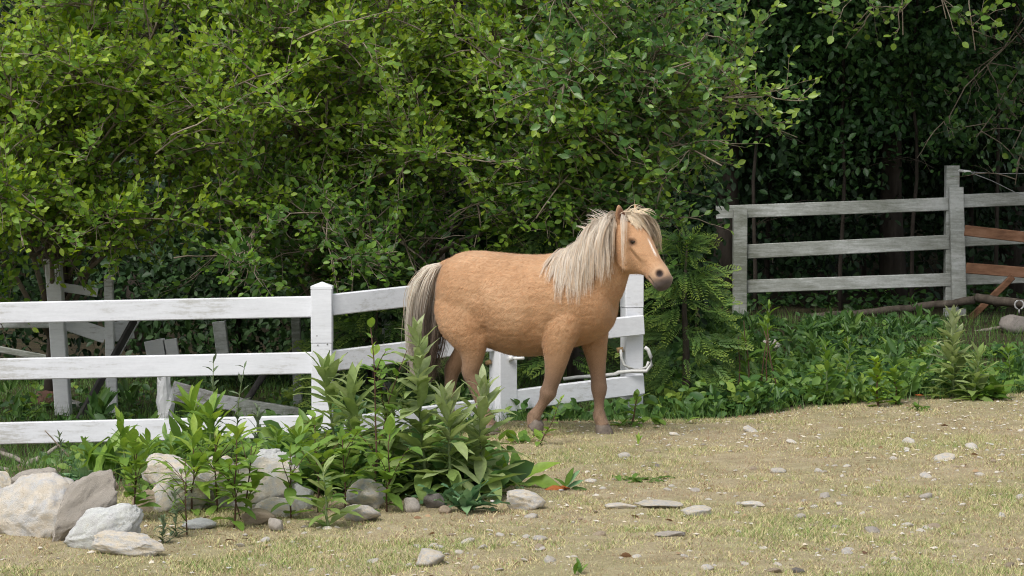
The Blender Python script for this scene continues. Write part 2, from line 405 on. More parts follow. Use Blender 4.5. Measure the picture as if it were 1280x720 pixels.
# ---------------------------------------------------------------- leaves
def leaf_template(kind):
    """unit leaf along +Y, face +Z: verts, faces"""
    if kind == 'ovate':
        v = [(0, 0, 0), (-.20, .22, .05), (.20, .22, .05), (-.29, .50, .06), (0, .45, -.01), (.29, .50, .06), (-.20, .78, .01), (.20, .78, .01), (0, 1.0, -.10)]
        f = [(0, 2, 4), (0, 4, 1), (1, 4, 3), (2, 5, 4), (3, 4, 6), (4, 5, 7), (4, 8, 6), (4, 7, 8)]
    elif kind == 'blade':
        v, f = leaf_template('ovate'); return v * [.5, 1, 1], f
    elif kind == 'round':
        v = [(0, 0, 0), (-.30, .20, .05), (.30, .20, .05), (-.40, .50, .05), (0, .45, -.02), (.40, .50, .05), (-.26, .82, 0), (.26, .82, 0), (0, 1.0, -.08)]
        f = [(0, 2, 4), (0, 4, 1), (1, 4, 3), (2, 5, 4), (3, 4, 6), (4, 5, 7), (4, 8, 6), (4, 7, 8)]
    else:  # cheap
        v = [(0, 0, 0), (-.3, .5, .08), (.3, .5, .08), (0, 1, -.05)]
        f = [(0, 2, 1), (1, 2, 3)]
    return np.array(v, float), np.array(f)

def frames(d, nrm):
    d = norm(d); x = norm(np.cross(d, nrm)); z = np.cross(x, d)
    return np.stack([x, d, z], -1)            # columns lateral, along, normal

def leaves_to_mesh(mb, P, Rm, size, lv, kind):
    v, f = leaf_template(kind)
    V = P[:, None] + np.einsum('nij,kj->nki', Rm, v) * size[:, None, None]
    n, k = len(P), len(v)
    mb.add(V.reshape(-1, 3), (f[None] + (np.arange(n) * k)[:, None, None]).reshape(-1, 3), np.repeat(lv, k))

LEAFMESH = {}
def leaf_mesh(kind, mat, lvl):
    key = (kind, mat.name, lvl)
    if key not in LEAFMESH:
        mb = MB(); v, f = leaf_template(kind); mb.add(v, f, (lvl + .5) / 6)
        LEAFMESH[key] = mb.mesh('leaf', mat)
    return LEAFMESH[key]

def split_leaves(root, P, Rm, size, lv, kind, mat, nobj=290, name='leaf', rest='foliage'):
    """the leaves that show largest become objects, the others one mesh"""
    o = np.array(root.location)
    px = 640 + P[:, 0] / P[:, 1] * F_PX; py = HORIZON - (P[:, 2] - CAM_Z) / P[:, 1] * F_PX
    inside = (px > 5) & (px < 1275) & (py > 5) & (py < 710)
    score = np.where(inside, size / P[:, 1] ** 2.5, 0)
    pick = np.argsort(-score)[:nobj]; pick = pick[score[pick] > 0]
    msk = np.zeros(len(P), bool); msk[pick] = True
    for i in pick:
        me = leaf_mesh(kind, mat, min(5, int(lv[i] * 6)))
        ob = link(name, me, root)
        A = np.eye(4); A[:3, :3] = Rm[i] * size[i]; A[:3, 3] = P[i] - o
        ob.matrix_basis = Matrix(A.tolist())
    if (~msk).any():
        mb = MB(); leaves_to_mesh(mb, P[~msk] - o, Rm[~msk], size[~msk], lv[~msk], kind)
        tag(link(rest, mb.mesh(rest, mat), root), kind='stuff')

def curve_pts(p0, p1, sag, n=7, wob=.05):
    t = np.linspace(0, 1, n)[:, None]
    p0 = np.asarray(p0, float); p1 = np.asarray(p1, float)
    P = p0 * (1 - t) + p1 * t
    P[:, 2] += (sag * 4 * t * (1 - t))[:, 0]
    L = np.linalg.norm(p1 - p0)
    w = RNG.normal(0, wob * L, (n, 3)); w[0] = 0
    w = (w + np.roll(w, 1, 0)) / 2 * np.sin(t * np.pi * .9)
    return P + w

class Leafer:
    def __init__(s): s.P = []; s.D = []; s.Nn = []; s.s = []; s.lv = []
    def twig(s, pts, spacing, size, lv0, lv1, face):
        seg = np.diff(pts, axis=0); L = np.linalg.norm(seg, axis=1); tot = L.sum()
        n = max(3, int(tot / spacing))
        q = np.linspace(.12, 1, n) * tot; cum = np.concatenate([[0], np.cumsum(L)])
        k = np.clip(np.searchsorted(cum, q) - 1, 0, len(L) - 1); fr = (q - cum[k]) / L[k]
        P = pts[k] + seg[k] * fr[:, None]; T = norm(seg[k])
        side = norm(np.cross(T, np.array([0, 0, 1.0]) + RNG.normal(0, .3, 3)))
        sg = np.where(np.arange(n) % 2 == 0, 1, -1)[:, None]
        tipw = (np.linspace(0, 1, n) ** 3)[:, None]
        D = norm(T * (.5 + .6 * tipw) + side * sg * (1 - .5 * tipw) + RNG.normal(0, .40, (n, 3)) + np.array([0, -.10, .30]))
        Nn = norm(face + RNG.normal(0, .55, (n, 3)))
        s.P.append(P); s.D.append(D); s.Nn.append(Nn)
        s.s.append(size * RNG.uniform(.42, 1.25, n) * (1 - .25 * tipw[:, 0]))
        s.lv.append(np.clip(lv0 + (lv1 - lv0) * np.linspace(0, 1, n) + RNG.normal(0, .1, n), 0, 1))
    def done(s):
        P = np.concatenate(s.P); return P, frames(np.concatenate(s.D), np.concatenate(s.Nn)), np.concatenate(s.s), np.concatenate(s.lv)

def tree(name, label, cat, base, trunk_top, trunk_r, targets, leafmat, kind='ovate', leaf=.065, nsub=12, ntwig=6, lv=(.3, .8), spacing=.032,
         sub_len=(.25, .62), twig_len=(.10, .28), group=None, nobj=290, barkm='bark', droop=.25, limb_r=.022, sag=.15, whips=9):
    root = thing(name, label, cat, base, group); o = np.array(base, float)
    mb = MB(); tp = curve_pts(base, trunk_top, 0, 8, .03); tp[0, 2] -= .1
    tube(mb, tp - o, np.linspace(trunk_r, trunk_r * .55, 8), 9)
    link('trunk', mb.mesh('trunk', M[barkm]), root)
    lf = Leafer(); twm = MB()
    for (T, lvb) in targets:
        T = np.asarray(T, float)
        k = RNG.integers(2, 8); s0 = tp[k]
        pts = curve_pts(s0, T, sag * RNG.uniform(.4, 1.4), 9, .035)
        bm_ = MB(); r0 = min(limb_r * RNG.uniform(.7, 1.2), trunk_r * .6)
        tube(bm_, pts - o, np.linspace(r0, .005, 9), 6)
        Ld = norm(T - s0)
        for q in range(nsub):
            t = RNG.uniform(.30, 1.0) ** .8; i = min(7, int(t * 8)); fr = t * 8 - i
            p = pts[i] * (1 - fr) + pts[min(8, i + 1)] * fr
            d = norm(Ld * RNG.uniform(.2, 1) + RNG.normal(0, .65, 3) * [1, .8, .7] + [0, -.25, .05])
            L = RNG.uniform(*sub_len)
            e = p + d * L; e[2] -= droop * L * RNG.uniform(0, 1)
            sp = curve_pts(p, e, .04 * L, 6, .05)
            tube(bm_, sp - o, np.linspace(.0065, .0025, 6), 4, cap=False)
            for w in range(ntwig):
                u = RNG.uniform(.15, 1); ii = min(4, int(u * 5)); f2 = u * 5 - ii
                pp = sp[ii] * (1 - f2) + sp[ii + 1] * f2
                dd = norm(d * .8 + RNG.normal(0, .6, 3) + [0, -.15, .25])
                l2 = RNG.uniform(*twig_len)
                tw = curve_pts(pp, pp + dd * l2, 0, 4, .06)
                tube(twm, tw - o, np.linspace(.003, .0013, 4), 3, cap=False)
                lv0 = lv[0] + lvb + RNG.normal(0, .07); lv1 = lv[1] + lvb
                lf.twig(tw, spacing, leaf, lv0, lv1, np.array([0, -.75, .62]))
        link('branch', bm_.mesh('branch', M['twig']), root)
    for q in range(whips):                      # long bare arching shoots on the open side
        T, lvb = targets[RNG.integers(len(targets))]; T = np.asarray(T, float) + [0, -.25, 0]
        d = np.array([RNG.choice([-1, 1]) * RNG.uniform(.5, 1), RNG.normal(0, .15), RNG.uniform(-.25, .55)]); L = RNG.uniform(.6, 1.3)
        wp = curve_pts(T - d * L / 2, T + d * L / 2, RNG.uniform(-.02, .16), 12, .02); wb = MB()
        tube(wb, wp - o, np.linspace(.006, .0022, 12), 5)
        link('branch', wb.mesh('branch', M['twig']), root)
        lf.twig(wp[7:], .05, leaf, lv[0] + lvb + .1, lv[1] + lvb + .1, np.array([0, -.75, .62]))
        for k in range(5):
            p = wp[RNG.integers(3, 12)]; dd = norm(d * .5 + RNG.normal(0, .5, 3) + [0, -.2, .3]); l2 = RNG.uniform(.08, .22)
            tw = curve_pts(p, p + dd * l2, 0, 4, .06); tube(twm, tw - o, np.linspace(.003, .0015, 4), 3, cap=False)
            lf.twig(tw, .028, leaf, lv[0] + lvb + .1, lv[1] + lvb + .15, np.array([0, -.75, .62]))
    tag(link('twigs', twm.mesh('twigs', M['twig']), root), kind='stuff')
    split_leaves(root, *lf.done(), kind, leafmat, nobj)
    return root

def scatter(poly_fn, n, Y0, Y1, x0, x1, y0, y1, lvf=lambda x, y: 0.):
    out = []
    while len(out) < n:
        x, y = RNG.uniform(x0, x1), RNG.uniform(y0, y1)
        if poly_fn(x, y):
            out.append((at(x, y, RNG.uniform(Y0, Y1)), lvf(x, y)))
    return out

# --- front trees and shrubs
tree('leafy_shrub', 'yellow-green small-leaved shrub arching over the far left end of the white fence', 'shrub',
     Gxy(60, 17.6), Gxy(95, 17.0) + Vector((0, 0, 1.7)), .06,
     scatter(lambda x, y: y < (378 if x < 200 else 358), 42, 15.1, 16.6, -140, 330, -110, 375, lambda x, y: .12 - .18 * smooth(y, 220, 370)), M['leaf_yellow'],  # leaf tone falls towards the bottom to paint in shade
     leaf=.066, nsub=18, ntwig=8, lv=(.40, .92))
tree('leafy_shrub', 'green shrub with crossing pale twigs rising behind the square capped fence post', 'shrub',
     Gxy(420, 18.0), Gxy(390, 17.3) + Vector((0, 0, 2.0)), .065,
     scatter(lambda x, y: y < 325, 36, 15.3, 17.0, 220, 560, -110, 345, lambda x, y: .06 - .42 * smooth(y, 170, 290)), M['leaf_mid'],  # lower leaves toned down as painted shade
     leaf=.064, nsub=16, ntwig=7, lv=(.35, .9))
tree('leafy_tree', 'dense green tree with a brown trunk right behind the back of the pony', 'tree',
     Gxy(520, 18.4), Gxy(512, 18.2) + Vector((0, 0, 3.6)), .085,
     scatter(lambda x, y: y < 280, 30, 15.6, 17.4, 460, 760, -120, 300, lambda x, y: .05 - .22 * smooth(y, 180, 290)), M['leaf_mid'],  # darker leaf tone low down stands for shade
     leaf=.066, nsub=16, ntwig=7, lv=(.35, .9))
tree('leafy_tree', 'glossy broad-leaved tree whose drooping boughs reach out above the head of the pony', 'tree',
     Gxy(720, 17.8), Gxy(715, 17.6) + Vector((0, 0, 2.9)), .07,
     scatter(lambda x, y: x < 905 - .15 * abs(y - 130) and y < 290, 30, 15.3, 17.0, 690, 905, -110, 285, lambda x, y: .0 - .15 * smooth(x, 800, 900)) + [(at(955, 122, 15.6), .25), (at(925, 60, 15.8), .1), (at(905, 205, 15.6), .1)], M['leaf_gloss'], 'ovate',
     leaf=.074, nsub=14, ntwig=7, lv=(.32, .88), spacing=.038)

# --- dim shrubs and trees behind
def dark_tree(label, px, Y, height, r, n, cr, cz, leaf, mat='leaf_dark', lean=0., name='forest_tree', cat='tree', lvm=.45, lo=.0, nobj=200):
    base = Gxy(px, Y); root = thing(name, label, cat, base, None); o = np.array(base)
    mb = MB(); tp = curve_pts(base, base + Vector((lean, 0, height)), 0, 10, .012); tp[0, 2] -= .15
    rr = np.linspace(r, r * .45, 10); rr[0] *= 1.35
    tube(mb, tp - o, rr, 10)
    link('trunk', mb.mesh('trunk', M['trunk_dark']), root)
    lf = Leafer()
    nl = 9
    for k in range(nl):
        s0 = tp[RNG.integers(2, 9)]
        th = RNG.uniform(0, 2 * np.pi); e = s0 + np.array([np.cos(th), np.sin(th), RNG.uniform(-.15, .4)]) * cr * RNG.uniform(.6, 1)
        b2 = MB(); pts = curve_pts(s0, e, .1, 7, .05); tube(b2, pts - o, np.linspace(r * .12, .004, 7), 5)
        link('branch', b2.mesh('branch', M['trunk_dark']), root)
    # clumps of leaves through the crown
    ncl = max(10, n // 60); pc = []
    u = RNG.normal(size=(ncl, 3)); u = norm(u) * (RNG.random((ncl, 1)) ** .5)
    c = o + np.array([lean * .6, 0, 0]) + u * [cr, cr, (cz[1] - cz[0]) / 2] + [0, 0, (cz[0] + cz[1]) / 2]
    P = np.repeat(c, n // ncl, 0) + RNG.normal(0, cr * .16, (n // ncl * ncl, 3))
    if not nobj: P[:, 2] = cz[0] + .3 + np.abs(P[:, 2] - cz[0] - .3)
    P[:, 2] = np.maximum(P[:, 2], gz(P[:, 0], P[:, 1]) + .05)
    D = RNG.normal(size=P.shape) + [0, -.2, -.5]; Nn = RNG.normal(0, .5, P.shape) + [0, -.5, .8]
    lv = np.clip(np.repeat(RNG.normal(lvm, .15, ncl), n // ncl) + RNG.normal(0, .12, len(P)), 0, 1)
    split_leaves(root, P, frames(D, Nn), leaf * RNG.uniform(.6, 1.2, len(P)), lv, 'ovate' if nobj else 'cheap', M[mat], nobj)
    return root

# tall woodland trees: trunks in the picture, crowns closing over above it, the broadest spread for shade
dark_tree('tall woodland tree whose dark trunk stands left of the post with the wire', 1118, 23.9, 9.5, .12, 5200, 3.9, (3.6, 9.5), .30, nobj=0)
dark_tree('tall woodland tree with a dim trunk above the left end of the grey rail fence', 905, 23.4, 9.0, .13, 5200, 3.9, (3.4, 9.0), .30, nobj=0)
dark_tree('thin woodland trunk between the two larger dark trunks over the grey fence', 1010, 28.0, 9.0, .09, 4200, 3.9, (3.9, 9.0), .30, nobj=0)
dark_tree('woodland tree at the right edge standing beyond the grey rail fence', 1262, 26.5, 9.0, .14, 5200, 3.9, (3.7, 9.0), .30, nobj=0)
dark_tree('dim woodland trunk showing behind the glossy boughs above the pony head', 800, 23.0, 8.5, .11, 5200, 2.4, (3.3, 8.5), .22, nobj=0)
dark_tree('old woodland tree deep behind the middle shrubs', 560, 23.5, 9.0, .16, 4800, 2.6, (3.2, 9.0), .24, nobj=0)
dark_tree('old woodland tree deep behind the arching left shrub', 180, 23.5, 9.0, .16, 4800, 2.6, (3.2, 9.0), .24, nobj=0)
# tree outside the view, added so its leaning crown shades the grey fence
dark_tree('unseen forward leaning woodland tree added to shade the weeds by the grey fence', 1420, 21.0, 8.0, .16, 7000, 2.9, (3.5, 8.0), .26, lean=-1.6, nobj=0)

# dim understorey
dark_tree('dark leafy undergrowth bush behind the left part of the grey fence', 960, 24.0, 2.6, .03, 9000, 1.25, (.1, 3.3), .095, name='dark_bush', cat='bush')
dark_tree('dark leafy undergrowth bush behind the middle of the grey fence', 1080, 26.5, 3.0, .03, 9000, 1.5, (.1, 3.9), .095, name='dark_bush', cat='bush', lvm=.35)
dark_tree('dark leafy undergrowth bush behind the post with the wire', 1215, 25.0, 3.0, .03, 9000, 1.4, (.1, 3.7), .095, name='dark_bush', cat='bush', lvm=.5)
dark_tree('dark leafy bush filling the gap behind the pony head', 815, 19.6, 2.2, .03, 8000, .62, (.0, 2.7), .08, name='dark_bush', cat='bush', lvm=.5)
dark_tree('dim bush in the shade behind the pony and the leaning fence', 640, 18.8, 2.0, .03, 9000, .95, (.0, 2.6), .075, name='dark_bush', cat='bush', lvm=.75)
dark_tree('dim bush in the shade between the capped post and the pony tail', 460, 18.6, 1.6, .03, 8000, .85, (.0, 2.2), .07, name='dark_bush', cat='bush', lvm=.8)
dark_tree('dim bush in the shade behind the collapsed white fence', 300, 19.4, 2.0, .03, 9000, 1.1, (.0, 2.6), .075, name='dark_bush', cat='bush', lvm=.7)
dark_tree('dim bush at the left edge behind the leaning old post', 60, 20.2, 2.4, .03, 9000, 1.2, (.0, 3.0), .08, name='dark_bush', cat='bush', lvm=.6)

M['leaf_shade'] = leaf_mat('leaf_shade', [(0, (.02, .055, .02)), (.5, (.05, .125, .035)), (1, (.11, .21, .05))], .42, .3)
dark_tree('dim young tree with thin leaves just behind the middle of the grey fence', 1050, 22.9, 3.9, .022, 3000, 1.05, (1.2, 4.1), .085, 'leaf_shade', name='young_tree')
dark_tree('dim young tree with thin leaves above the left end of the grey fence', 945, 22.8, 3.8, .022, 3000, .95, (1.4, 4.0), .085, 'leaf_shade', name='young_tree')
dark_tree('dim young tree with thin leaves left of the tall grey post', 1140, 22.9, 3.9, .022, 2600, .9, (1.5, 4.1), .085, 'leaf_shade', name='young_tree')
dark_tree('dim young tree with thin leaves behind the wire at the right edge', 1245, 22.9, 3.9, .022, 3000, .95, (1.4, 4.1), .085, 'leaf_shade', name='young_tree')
# overhanging spray of leaves, upper right
tree('hanging_bough', 'fresh green bough hanging down from above the grey rail fence at the top', 'bough',
     at(1160, -520, 21.4), at(1130, -240, 20.8), .04,
     [(at(x, y, 20.0 + RNG.uniform(-.3, .5)), .1) for x, y in ((1040, 20), (1090, 25), (1130, 35), (1180, 25), (1080, -10), (1220, 60), (1150, 0))], M['leaf_gloss'], 'round',
     leaf=.085, limb_r=.008, nsub=8, ntwig=4, lv=(.45, .9), spacing=.06, sub_len=(.2, .45), nobj=200, sag=.05, whips=0)
tree('hanging_bough', 'sparse leafy bough trailing down to the wire by the tall grey post', 'bough',
     at(1420, -160, 22.4), at(1360, -20, 22.1), .03,
     [(at(x, y, 21.9 + RNG.uniform(-.2, .4)), -.1) for x, y in ((1190, 120), (1240, 150), (1260, 190), (1220, 170), (1165, 160), (1270, 230), (1285, 120))], M['leaf_gloss'], 'round',
     leaf=.085, limb_r=.008, nsub=6, ntwig=3, lv=(.35, .75), spacing=.06, sub_len=(.2, .5), nobj=200, sag=-.05, whips=0)

# far woodland closing the view
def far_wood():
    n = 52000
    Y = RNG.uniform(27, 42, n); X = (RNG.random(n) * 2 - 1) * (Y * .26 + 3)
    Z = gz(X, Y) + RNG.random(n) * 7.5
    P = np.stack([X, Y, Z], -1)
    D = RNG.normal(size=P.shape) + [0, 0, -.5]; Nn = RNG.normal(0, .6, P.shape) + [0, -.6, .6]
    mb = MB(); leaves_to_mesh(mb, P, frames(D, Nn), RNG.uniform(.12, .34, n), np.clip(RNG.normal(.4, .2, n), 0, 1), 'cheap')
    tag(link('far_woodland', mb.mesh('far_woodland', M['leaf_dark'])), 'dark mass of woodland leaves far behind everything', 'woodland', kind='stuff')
far_wood()

# ---------------------------------------------------------------- cedar beside the gate
def frond_mesh(seed, drop):
    rg = np.random.default_rng(seed); mb = MB()
    n = 13
    for i in range(n):
        t = (i + .6) / n; y = t
        bx = .30 * (1 - t) ** .7 * (.55 + .9 * t) + .03
        for s in (-1, 1):
            L = bx * rg.uniform(.75, 1.15); a_ = R(rg.uniform(38, 58))
            p = np.array([0, y, -drop * t * t]); d = np.array([s * math.sin(a_), math.cos(a_), -.15 * drop])
            w = .022; q = p + d * L; mdl = p + d * L * .55
            e = np.array([-d[1], d[0], 0]) * s
            mb.add([p, mdl + e * w * 1.3 , q, mdl - e * w * 1.3], [(0, 1, 2, 3)], .25 + .6 * t * rg.uniform(.6, 1.2))
            m2 = p + d * L * .6; d2 = norm(d + np.array([0, .9, 0])); q2 = m2 + d2 * L * .5; mm = (m2 + q2) / 2; e2 = np.array([-d2[1], d2[0], 0])
            mb.add([m2, mm + e2 * w, q2, mm - e2 * w], [(0, 1, 2, 3)], .3 + .6 * t)
    mb.add([(-.012, 0, 0), (.012, 0, 0), (0, 1.02, -drop)], [(0, 1, 2)], .2)
    return mb.mesh('frond', M['leaf_cedar'], False)
FRONDS = [frond_mesh(i, .15 + .12 * i) for i in range(5)]
def cedar(label, base, h, rad, n, lo, hi, fl=(.16, .32), forward=0.):
    root = thing('cedar_shrub', label, 'shrub', base)
    mb = MB(); tube(mb, curve_pts((0, 0, -.05), (0.02, 0, h * .95), 0, 6, .02), np.linspace(.035, .006, 6), 7)
    link('trunk', mb.mesh('trunk', M['bark']), root)
    for i in range(n):
        z = h * (lo + (hi - lo) * RNG.random()); th = RNG.uniform(0, 2 * np.pi) if RNG.random() < .3 else RNG.uniform(np.pi, 2 * np.pi)
        prof = (1 - (z / h) ** 1.6) * .85 + .15
        rr = rad * prof * RNG.uniform(.35, 1.0)
        p = Vector((math.cos(th) * rr, math.sin(th) * rr * .8, z))
        d = np.array([math.cos(th) * .8 + RNG.normal(0, .25), math.sin(th) * .6 + RNG.normal(0, .25), RNG.uniform(-.45, .35) + .25 * (z / h > .8)])
        nn = np.array([0, -.65, .7]) + RNG.normal(0, .3, 3)
        Rm = frames(d[None], nn[None])[0]; s = RNG.uniform(*fl)
        ob = link('frond', FRONDS[RNG.integers(5)], root)
        A = np.eye(4); A[:3, :3] = Rm * s; A[:3, 3] = p
        ob.matrix_basis = Matrix(A.tolist())
    return root
cedar('feathery green cedar shrub growing beside the right gate post below the pony muzzle', Gxy(856, 15.9), 1.20, .37, 295, .02, 1.0, (.13, .24))
cedar('shaded cedar shrub half hidden behind the hind end of the pony', Gxy(690, 16.9), 1.75, .5, 230, .1, 1.0)
cedar('low cedar shrub behind the sloping rails left of the pony tail', Gxy(470, 16.6), 1.15, .5, 200, .05, 1.0)

# ---------------------------------------------------------------- white fence
FZ = at(400, 575, 14.3)
fence = thing('white_fence', 'white three-rail paddock fence with capped square posts running behind the pony', 'fence', FZ)
def post(parent, px, top, bot, Y, w, rz, cap=True, m='white', seam=None):
    b0 = at(px, bot, Y); b0.z -= .12; t0 = at(px, top, Y); b0.x = t0.x
    d = Vector((math.cos(rz), math.sin(rz), 0))
    ct = .045 if cap else 0
    up = Vector((-math.sin(rz), math.cos(rz), 0))
    zt = t0.z - ct
    if seam:
        zs = at(px, seam, Y).z
        p = bar('post', M[m], parent, b0, (t0.x, t0.y, zs - .002), w, w, up=up)
        bar('post_sleeve', M[m], parent, (t0.x, t0.y, zs + .002), (t0.x, t0.y, zt), w + .004, w + .004, up=up)
    else:
        p = bar('post', M[m], parent, b0, (t0.x, t0.y, zt), w, w, up=up)
    if cap:
        mb = MB(); o = parent.location; c = Vector((t0.x, t0.y, zt)) - o; q = w / 2 + .003; e = Vector((d.x, d.y, 0)); u = up
        V = [c + e * sx * q + u * sy * q + Vector((0, 0, z)) for z in (.001, .018) for sx, sy in ((-1, -1), (1, -1), (1, 1), (-1, 1))] + [c + Vector((0, 0, ct))]
        F3 = [(4, 5, 8), (5, 6, 8), (6, 7, 8), (7, 4, 8)]
        F4 = [(0, 1, 5, 4), (1, 2, 6, 5), (2, 3, 7, 6), (3, 0, 4, 7), (3, 2, 1, 0)]
        mb.add(V, F3); mb.f.setdefault(4, []).append(np.array(F4) + mb.n - 9)
        link('cap', mb.mesh('cap', M[m], False), p)
    return p
Y0, Y1, Y2, YL = 14.3, 15.0, 15.5, 14.35
rz2 = math.atan2(Y1 - Y0, at(630, 400, Y1).x - at(400, 400, Y0).x)
rz3 = math.atan2(Y2 - Y1, at(790, 400, Y2).x - at(630, 400, Y1).x)
post(fence, 402.5, 352, 578, Y0, .128, 0.02, seam=428)
post(fence, 629, 338, 537, Y1, .135, R(32), seam=None)
post(fence, 790, 335, 524, Y2, .125, rz3 * .5, seam=384)
post(fence, -235, 360, 585, YL, .128, 0.0)
def rail(px0, y0a, y0b, Ya, px1, y1a, y1b, Yb, t=.042, off=0, m='white', parent=None, name='rail'):
    a0, a1 = at(px0, y0a, Ya), at(px0, y0b, Ya); b0, b1 = at(px1, y1a, Yb), at(px1, y1b, Yb)
    h = ((a0 - a1).length + (b0 - b1).length) / 2
    p0, p1 = (a0 + a1) / 2, (b0 + b1) / 2
    s = Vector((0, off, 0))
    return bar(name, M[m], parent or fence, p0 + s, p1 + s, h, t)
for (a0, a1, b0, b1) in ((378, 404, 370, 396.5), (448, 475, 440, 467), (528, 555.5, 519, 546)):
    sl = (b0 - a0) / 390.
    rail(-235, a0 - sl * 235, a1 - sl * 235, YL, 391, b0, b1, Y0)
rail(414, 367.5, 394.5, Y0, 617, 346, 371, Y1 - .02)
rail(414, 438, 464, Y0, 617, 414, 438.5, Y1 - .02)
rail(414, 523, 549, Y0, 617, 497, 521.5, Y1 - .02)
rail(640, 343, 368, Y1 - .02, 780, 325, 349, Y2 - .02)
rail(640, 411, 435, Y1, 803, 393, 419, Y2 - .09, t=.05)
rail(642, 488, 512, Y1, 803, 467, 493, Y2 - .09, t=.05)
# electric-fence insulators
def rod(name, mat, parent, p0, p1, r0, r1=None, sides=8):
    mb = MB(); o = parent.location if parent else Vector((0, 0, 0)); tube(mb, [Vector(p0) - o, Vector(p1) - o], [r0, r1 if r1 is not None else r0], sides)
    return link(name, mb.mesh(name, mat), parent)
h1 = rod('insulator', M['plastic_white'], fence, at(636, 448, Y1 - .06), at(641, 448, Y1 - .06), .02)
rod('insulator_peg', M['plastic_white'], fence, at(640.5, 448.5, Y1 - .06), at(655, 447.5, Y1 - .09), .0105)
rod('insulator', M['ochre'], fence, at(608, 454, Y1), at(613, 452, Y1 - .02), .016)
rod('insulator', M['ochre'], fence, at(771, 438, Y2 - .05), at(779, 437, Y2 - .05), .018)
for x_, y_ in ((396, 419.5), (397, 431), (409, 430)):
    p_ = at(x_, y_, Y0 - .0665); rod('nail', M['metal'], fence, p_ + Vector((0, .004, 0)), p_ - Vector((0, .002, 0)), .0045)
# the looped hose over the gate post
pts = [(776, 437), (776.5, 447), (780, 456), (787, 460), (800, 462.5), (808, 459), (811, 452)]
pts2 = [(704, 474), (722, 471.5), (745, 470), (768, 468), (773, 465.5), (790, 464), (808, 464), (814.5, 456), (813.5, 446), (810, 437), (806, 434)]
mb = MB(); tube(mb, [np.array(at(x, y, Y2 - .15)) for x, y in pts], .009, 8); 
hz = np.array(at(776, 437, Y2 - .15)); mbo = MB(); tube(mbo, [np.array(at(x, y, Y2 - .15)) - hz for x, y in pts], .009, 8); tube(mbo, [np.array(at(x, y, Y2 - .17 if x > 770 else Y2 - .13)) - hz for x, y in pts2], .0125, 8)
tag(link('hose', mbo.mesh('hose', M['hose']), None, Vector(hz)), 'pale grey hose looped around the right gate post and laid along its low rail', 'hose')
# rear plank behind the gate
# ---------------------------------------------------------------- collapsed fence behind the left part
YB = 17.0
old = thing('collapsed_fence', 'weathered collapsed white fence with leaning posts behind the left paddock fence', 'fence', Gxy(75, YB))
def oldbar(p, q, wpx, name='rail', m='white_peel', Y=(YB, YB), t=.04):
    a_, b_ = at(*p, Y[0]), at(*q, Y[1]); w = wpx / F_PX * Y[0]
    d = b_ - a_
    up = Vector((0, 0, 1)) if abs(d.normalized().z) < .7 else Vector((1, 0, 0.0))
    if up.x: return bar(name, M[m], old, a_, b_, t, w, up=(0, 1, 0))
    return bar(name, M[m], old, a_, b_, w, t, up=up)
oldbar((67, 330), (80, 522), 19, 'post', t=.11)
mb = MB(); c = at(67, 329, YB) - old.location
box(mb, c, c + Vector((0, 0, .03)), .13, .13, up=(0, 1, 0)); link('cap', mb.mesh('cap', M['white_peel'], False), old)
oldbar((-40, 404), (70, 404), 12, m='white_old', Y=(YB + .3, YB + .02))
oldbar((78, 402), (132, 420), 19, Y=(YB + .05, YB + .1))
oldbar((136, 344), (139, 530), 11, 'post', Y=(YB + .1, YB + .1), t=.06)
oldbar((143, 415), (166, 411), 24, 'rail_stub', Y=(YB + .15, YB + .2))
oldbar((172, 398), (147, 442), 8, 'brace', Y=(YB + .1, YB + .05))
oldbar((72, 358), (122, 366), 11, m='white_peel', Y=(YB + .08, YB + .12))
oldbar((193, 425), (200, 460), 26, 'picket', Y=(YB + .5, YB + .5))
oldbar((212, 424), (216, 450), 18, 'picket', Y=(YB + .5, YB + .5))
oldbar((274, 402), (279, 442), 16, 'post', m='white_old', Y=(YB + .8, YB + .8), t=.08)
oldbar((370, 395), (373, 520), 11, 'post', m='white_old', Y=(YB + .3, YB + .3), t=.07)
oldbar((216, 488), (266, 502), 24, Y=(YB - .6, YB - .5), t=.09)
oldbar((263, 500), (300, 506), 18, Y=(YB - .5, YB - .4), t=.09)
oldbar((296, 508), (372, 520), 21, m='white_old', Y=(YB - .6, YB - .5), t=.09)
oldbar((-20, 433), (60, 448), 8, m='white_old', Y=(YB + 1.0, YB + 1.0))
oldbar((425, 281), (486, 268), 11, m='white_peel', Y=(YB + 1.5, YB + 1.5))
oldbar((484, 258), (484, 492), 12, 'post', m='white_old', Y=(YB + 1.55, YB + 1.55), t=.08)
oldbar((140, 470), (142, 525), 12, 'picket', Y=(YB - .1, YB - .1))
def plank(label, p, q, wpx, Y, m='plank_dark', name='plank', t=.03, cat='plank'):
    a_, b_ = at(*p, Y[0]), at(*q, Y[1]); mid = (a_ + b_) / 2; mb = MB()
    box(mb, a_ - mid, b_ - mid, wpx / F_PX * Y[0], t, bev=.004)
    return tag(link(name, mb.mesh(name, M[m], False), None, mid), label, cat)
plank('dark weathered plank leaning against the collapsed fence', (168, 400), (97, 528), 9, (YB - .15, YB - .6))
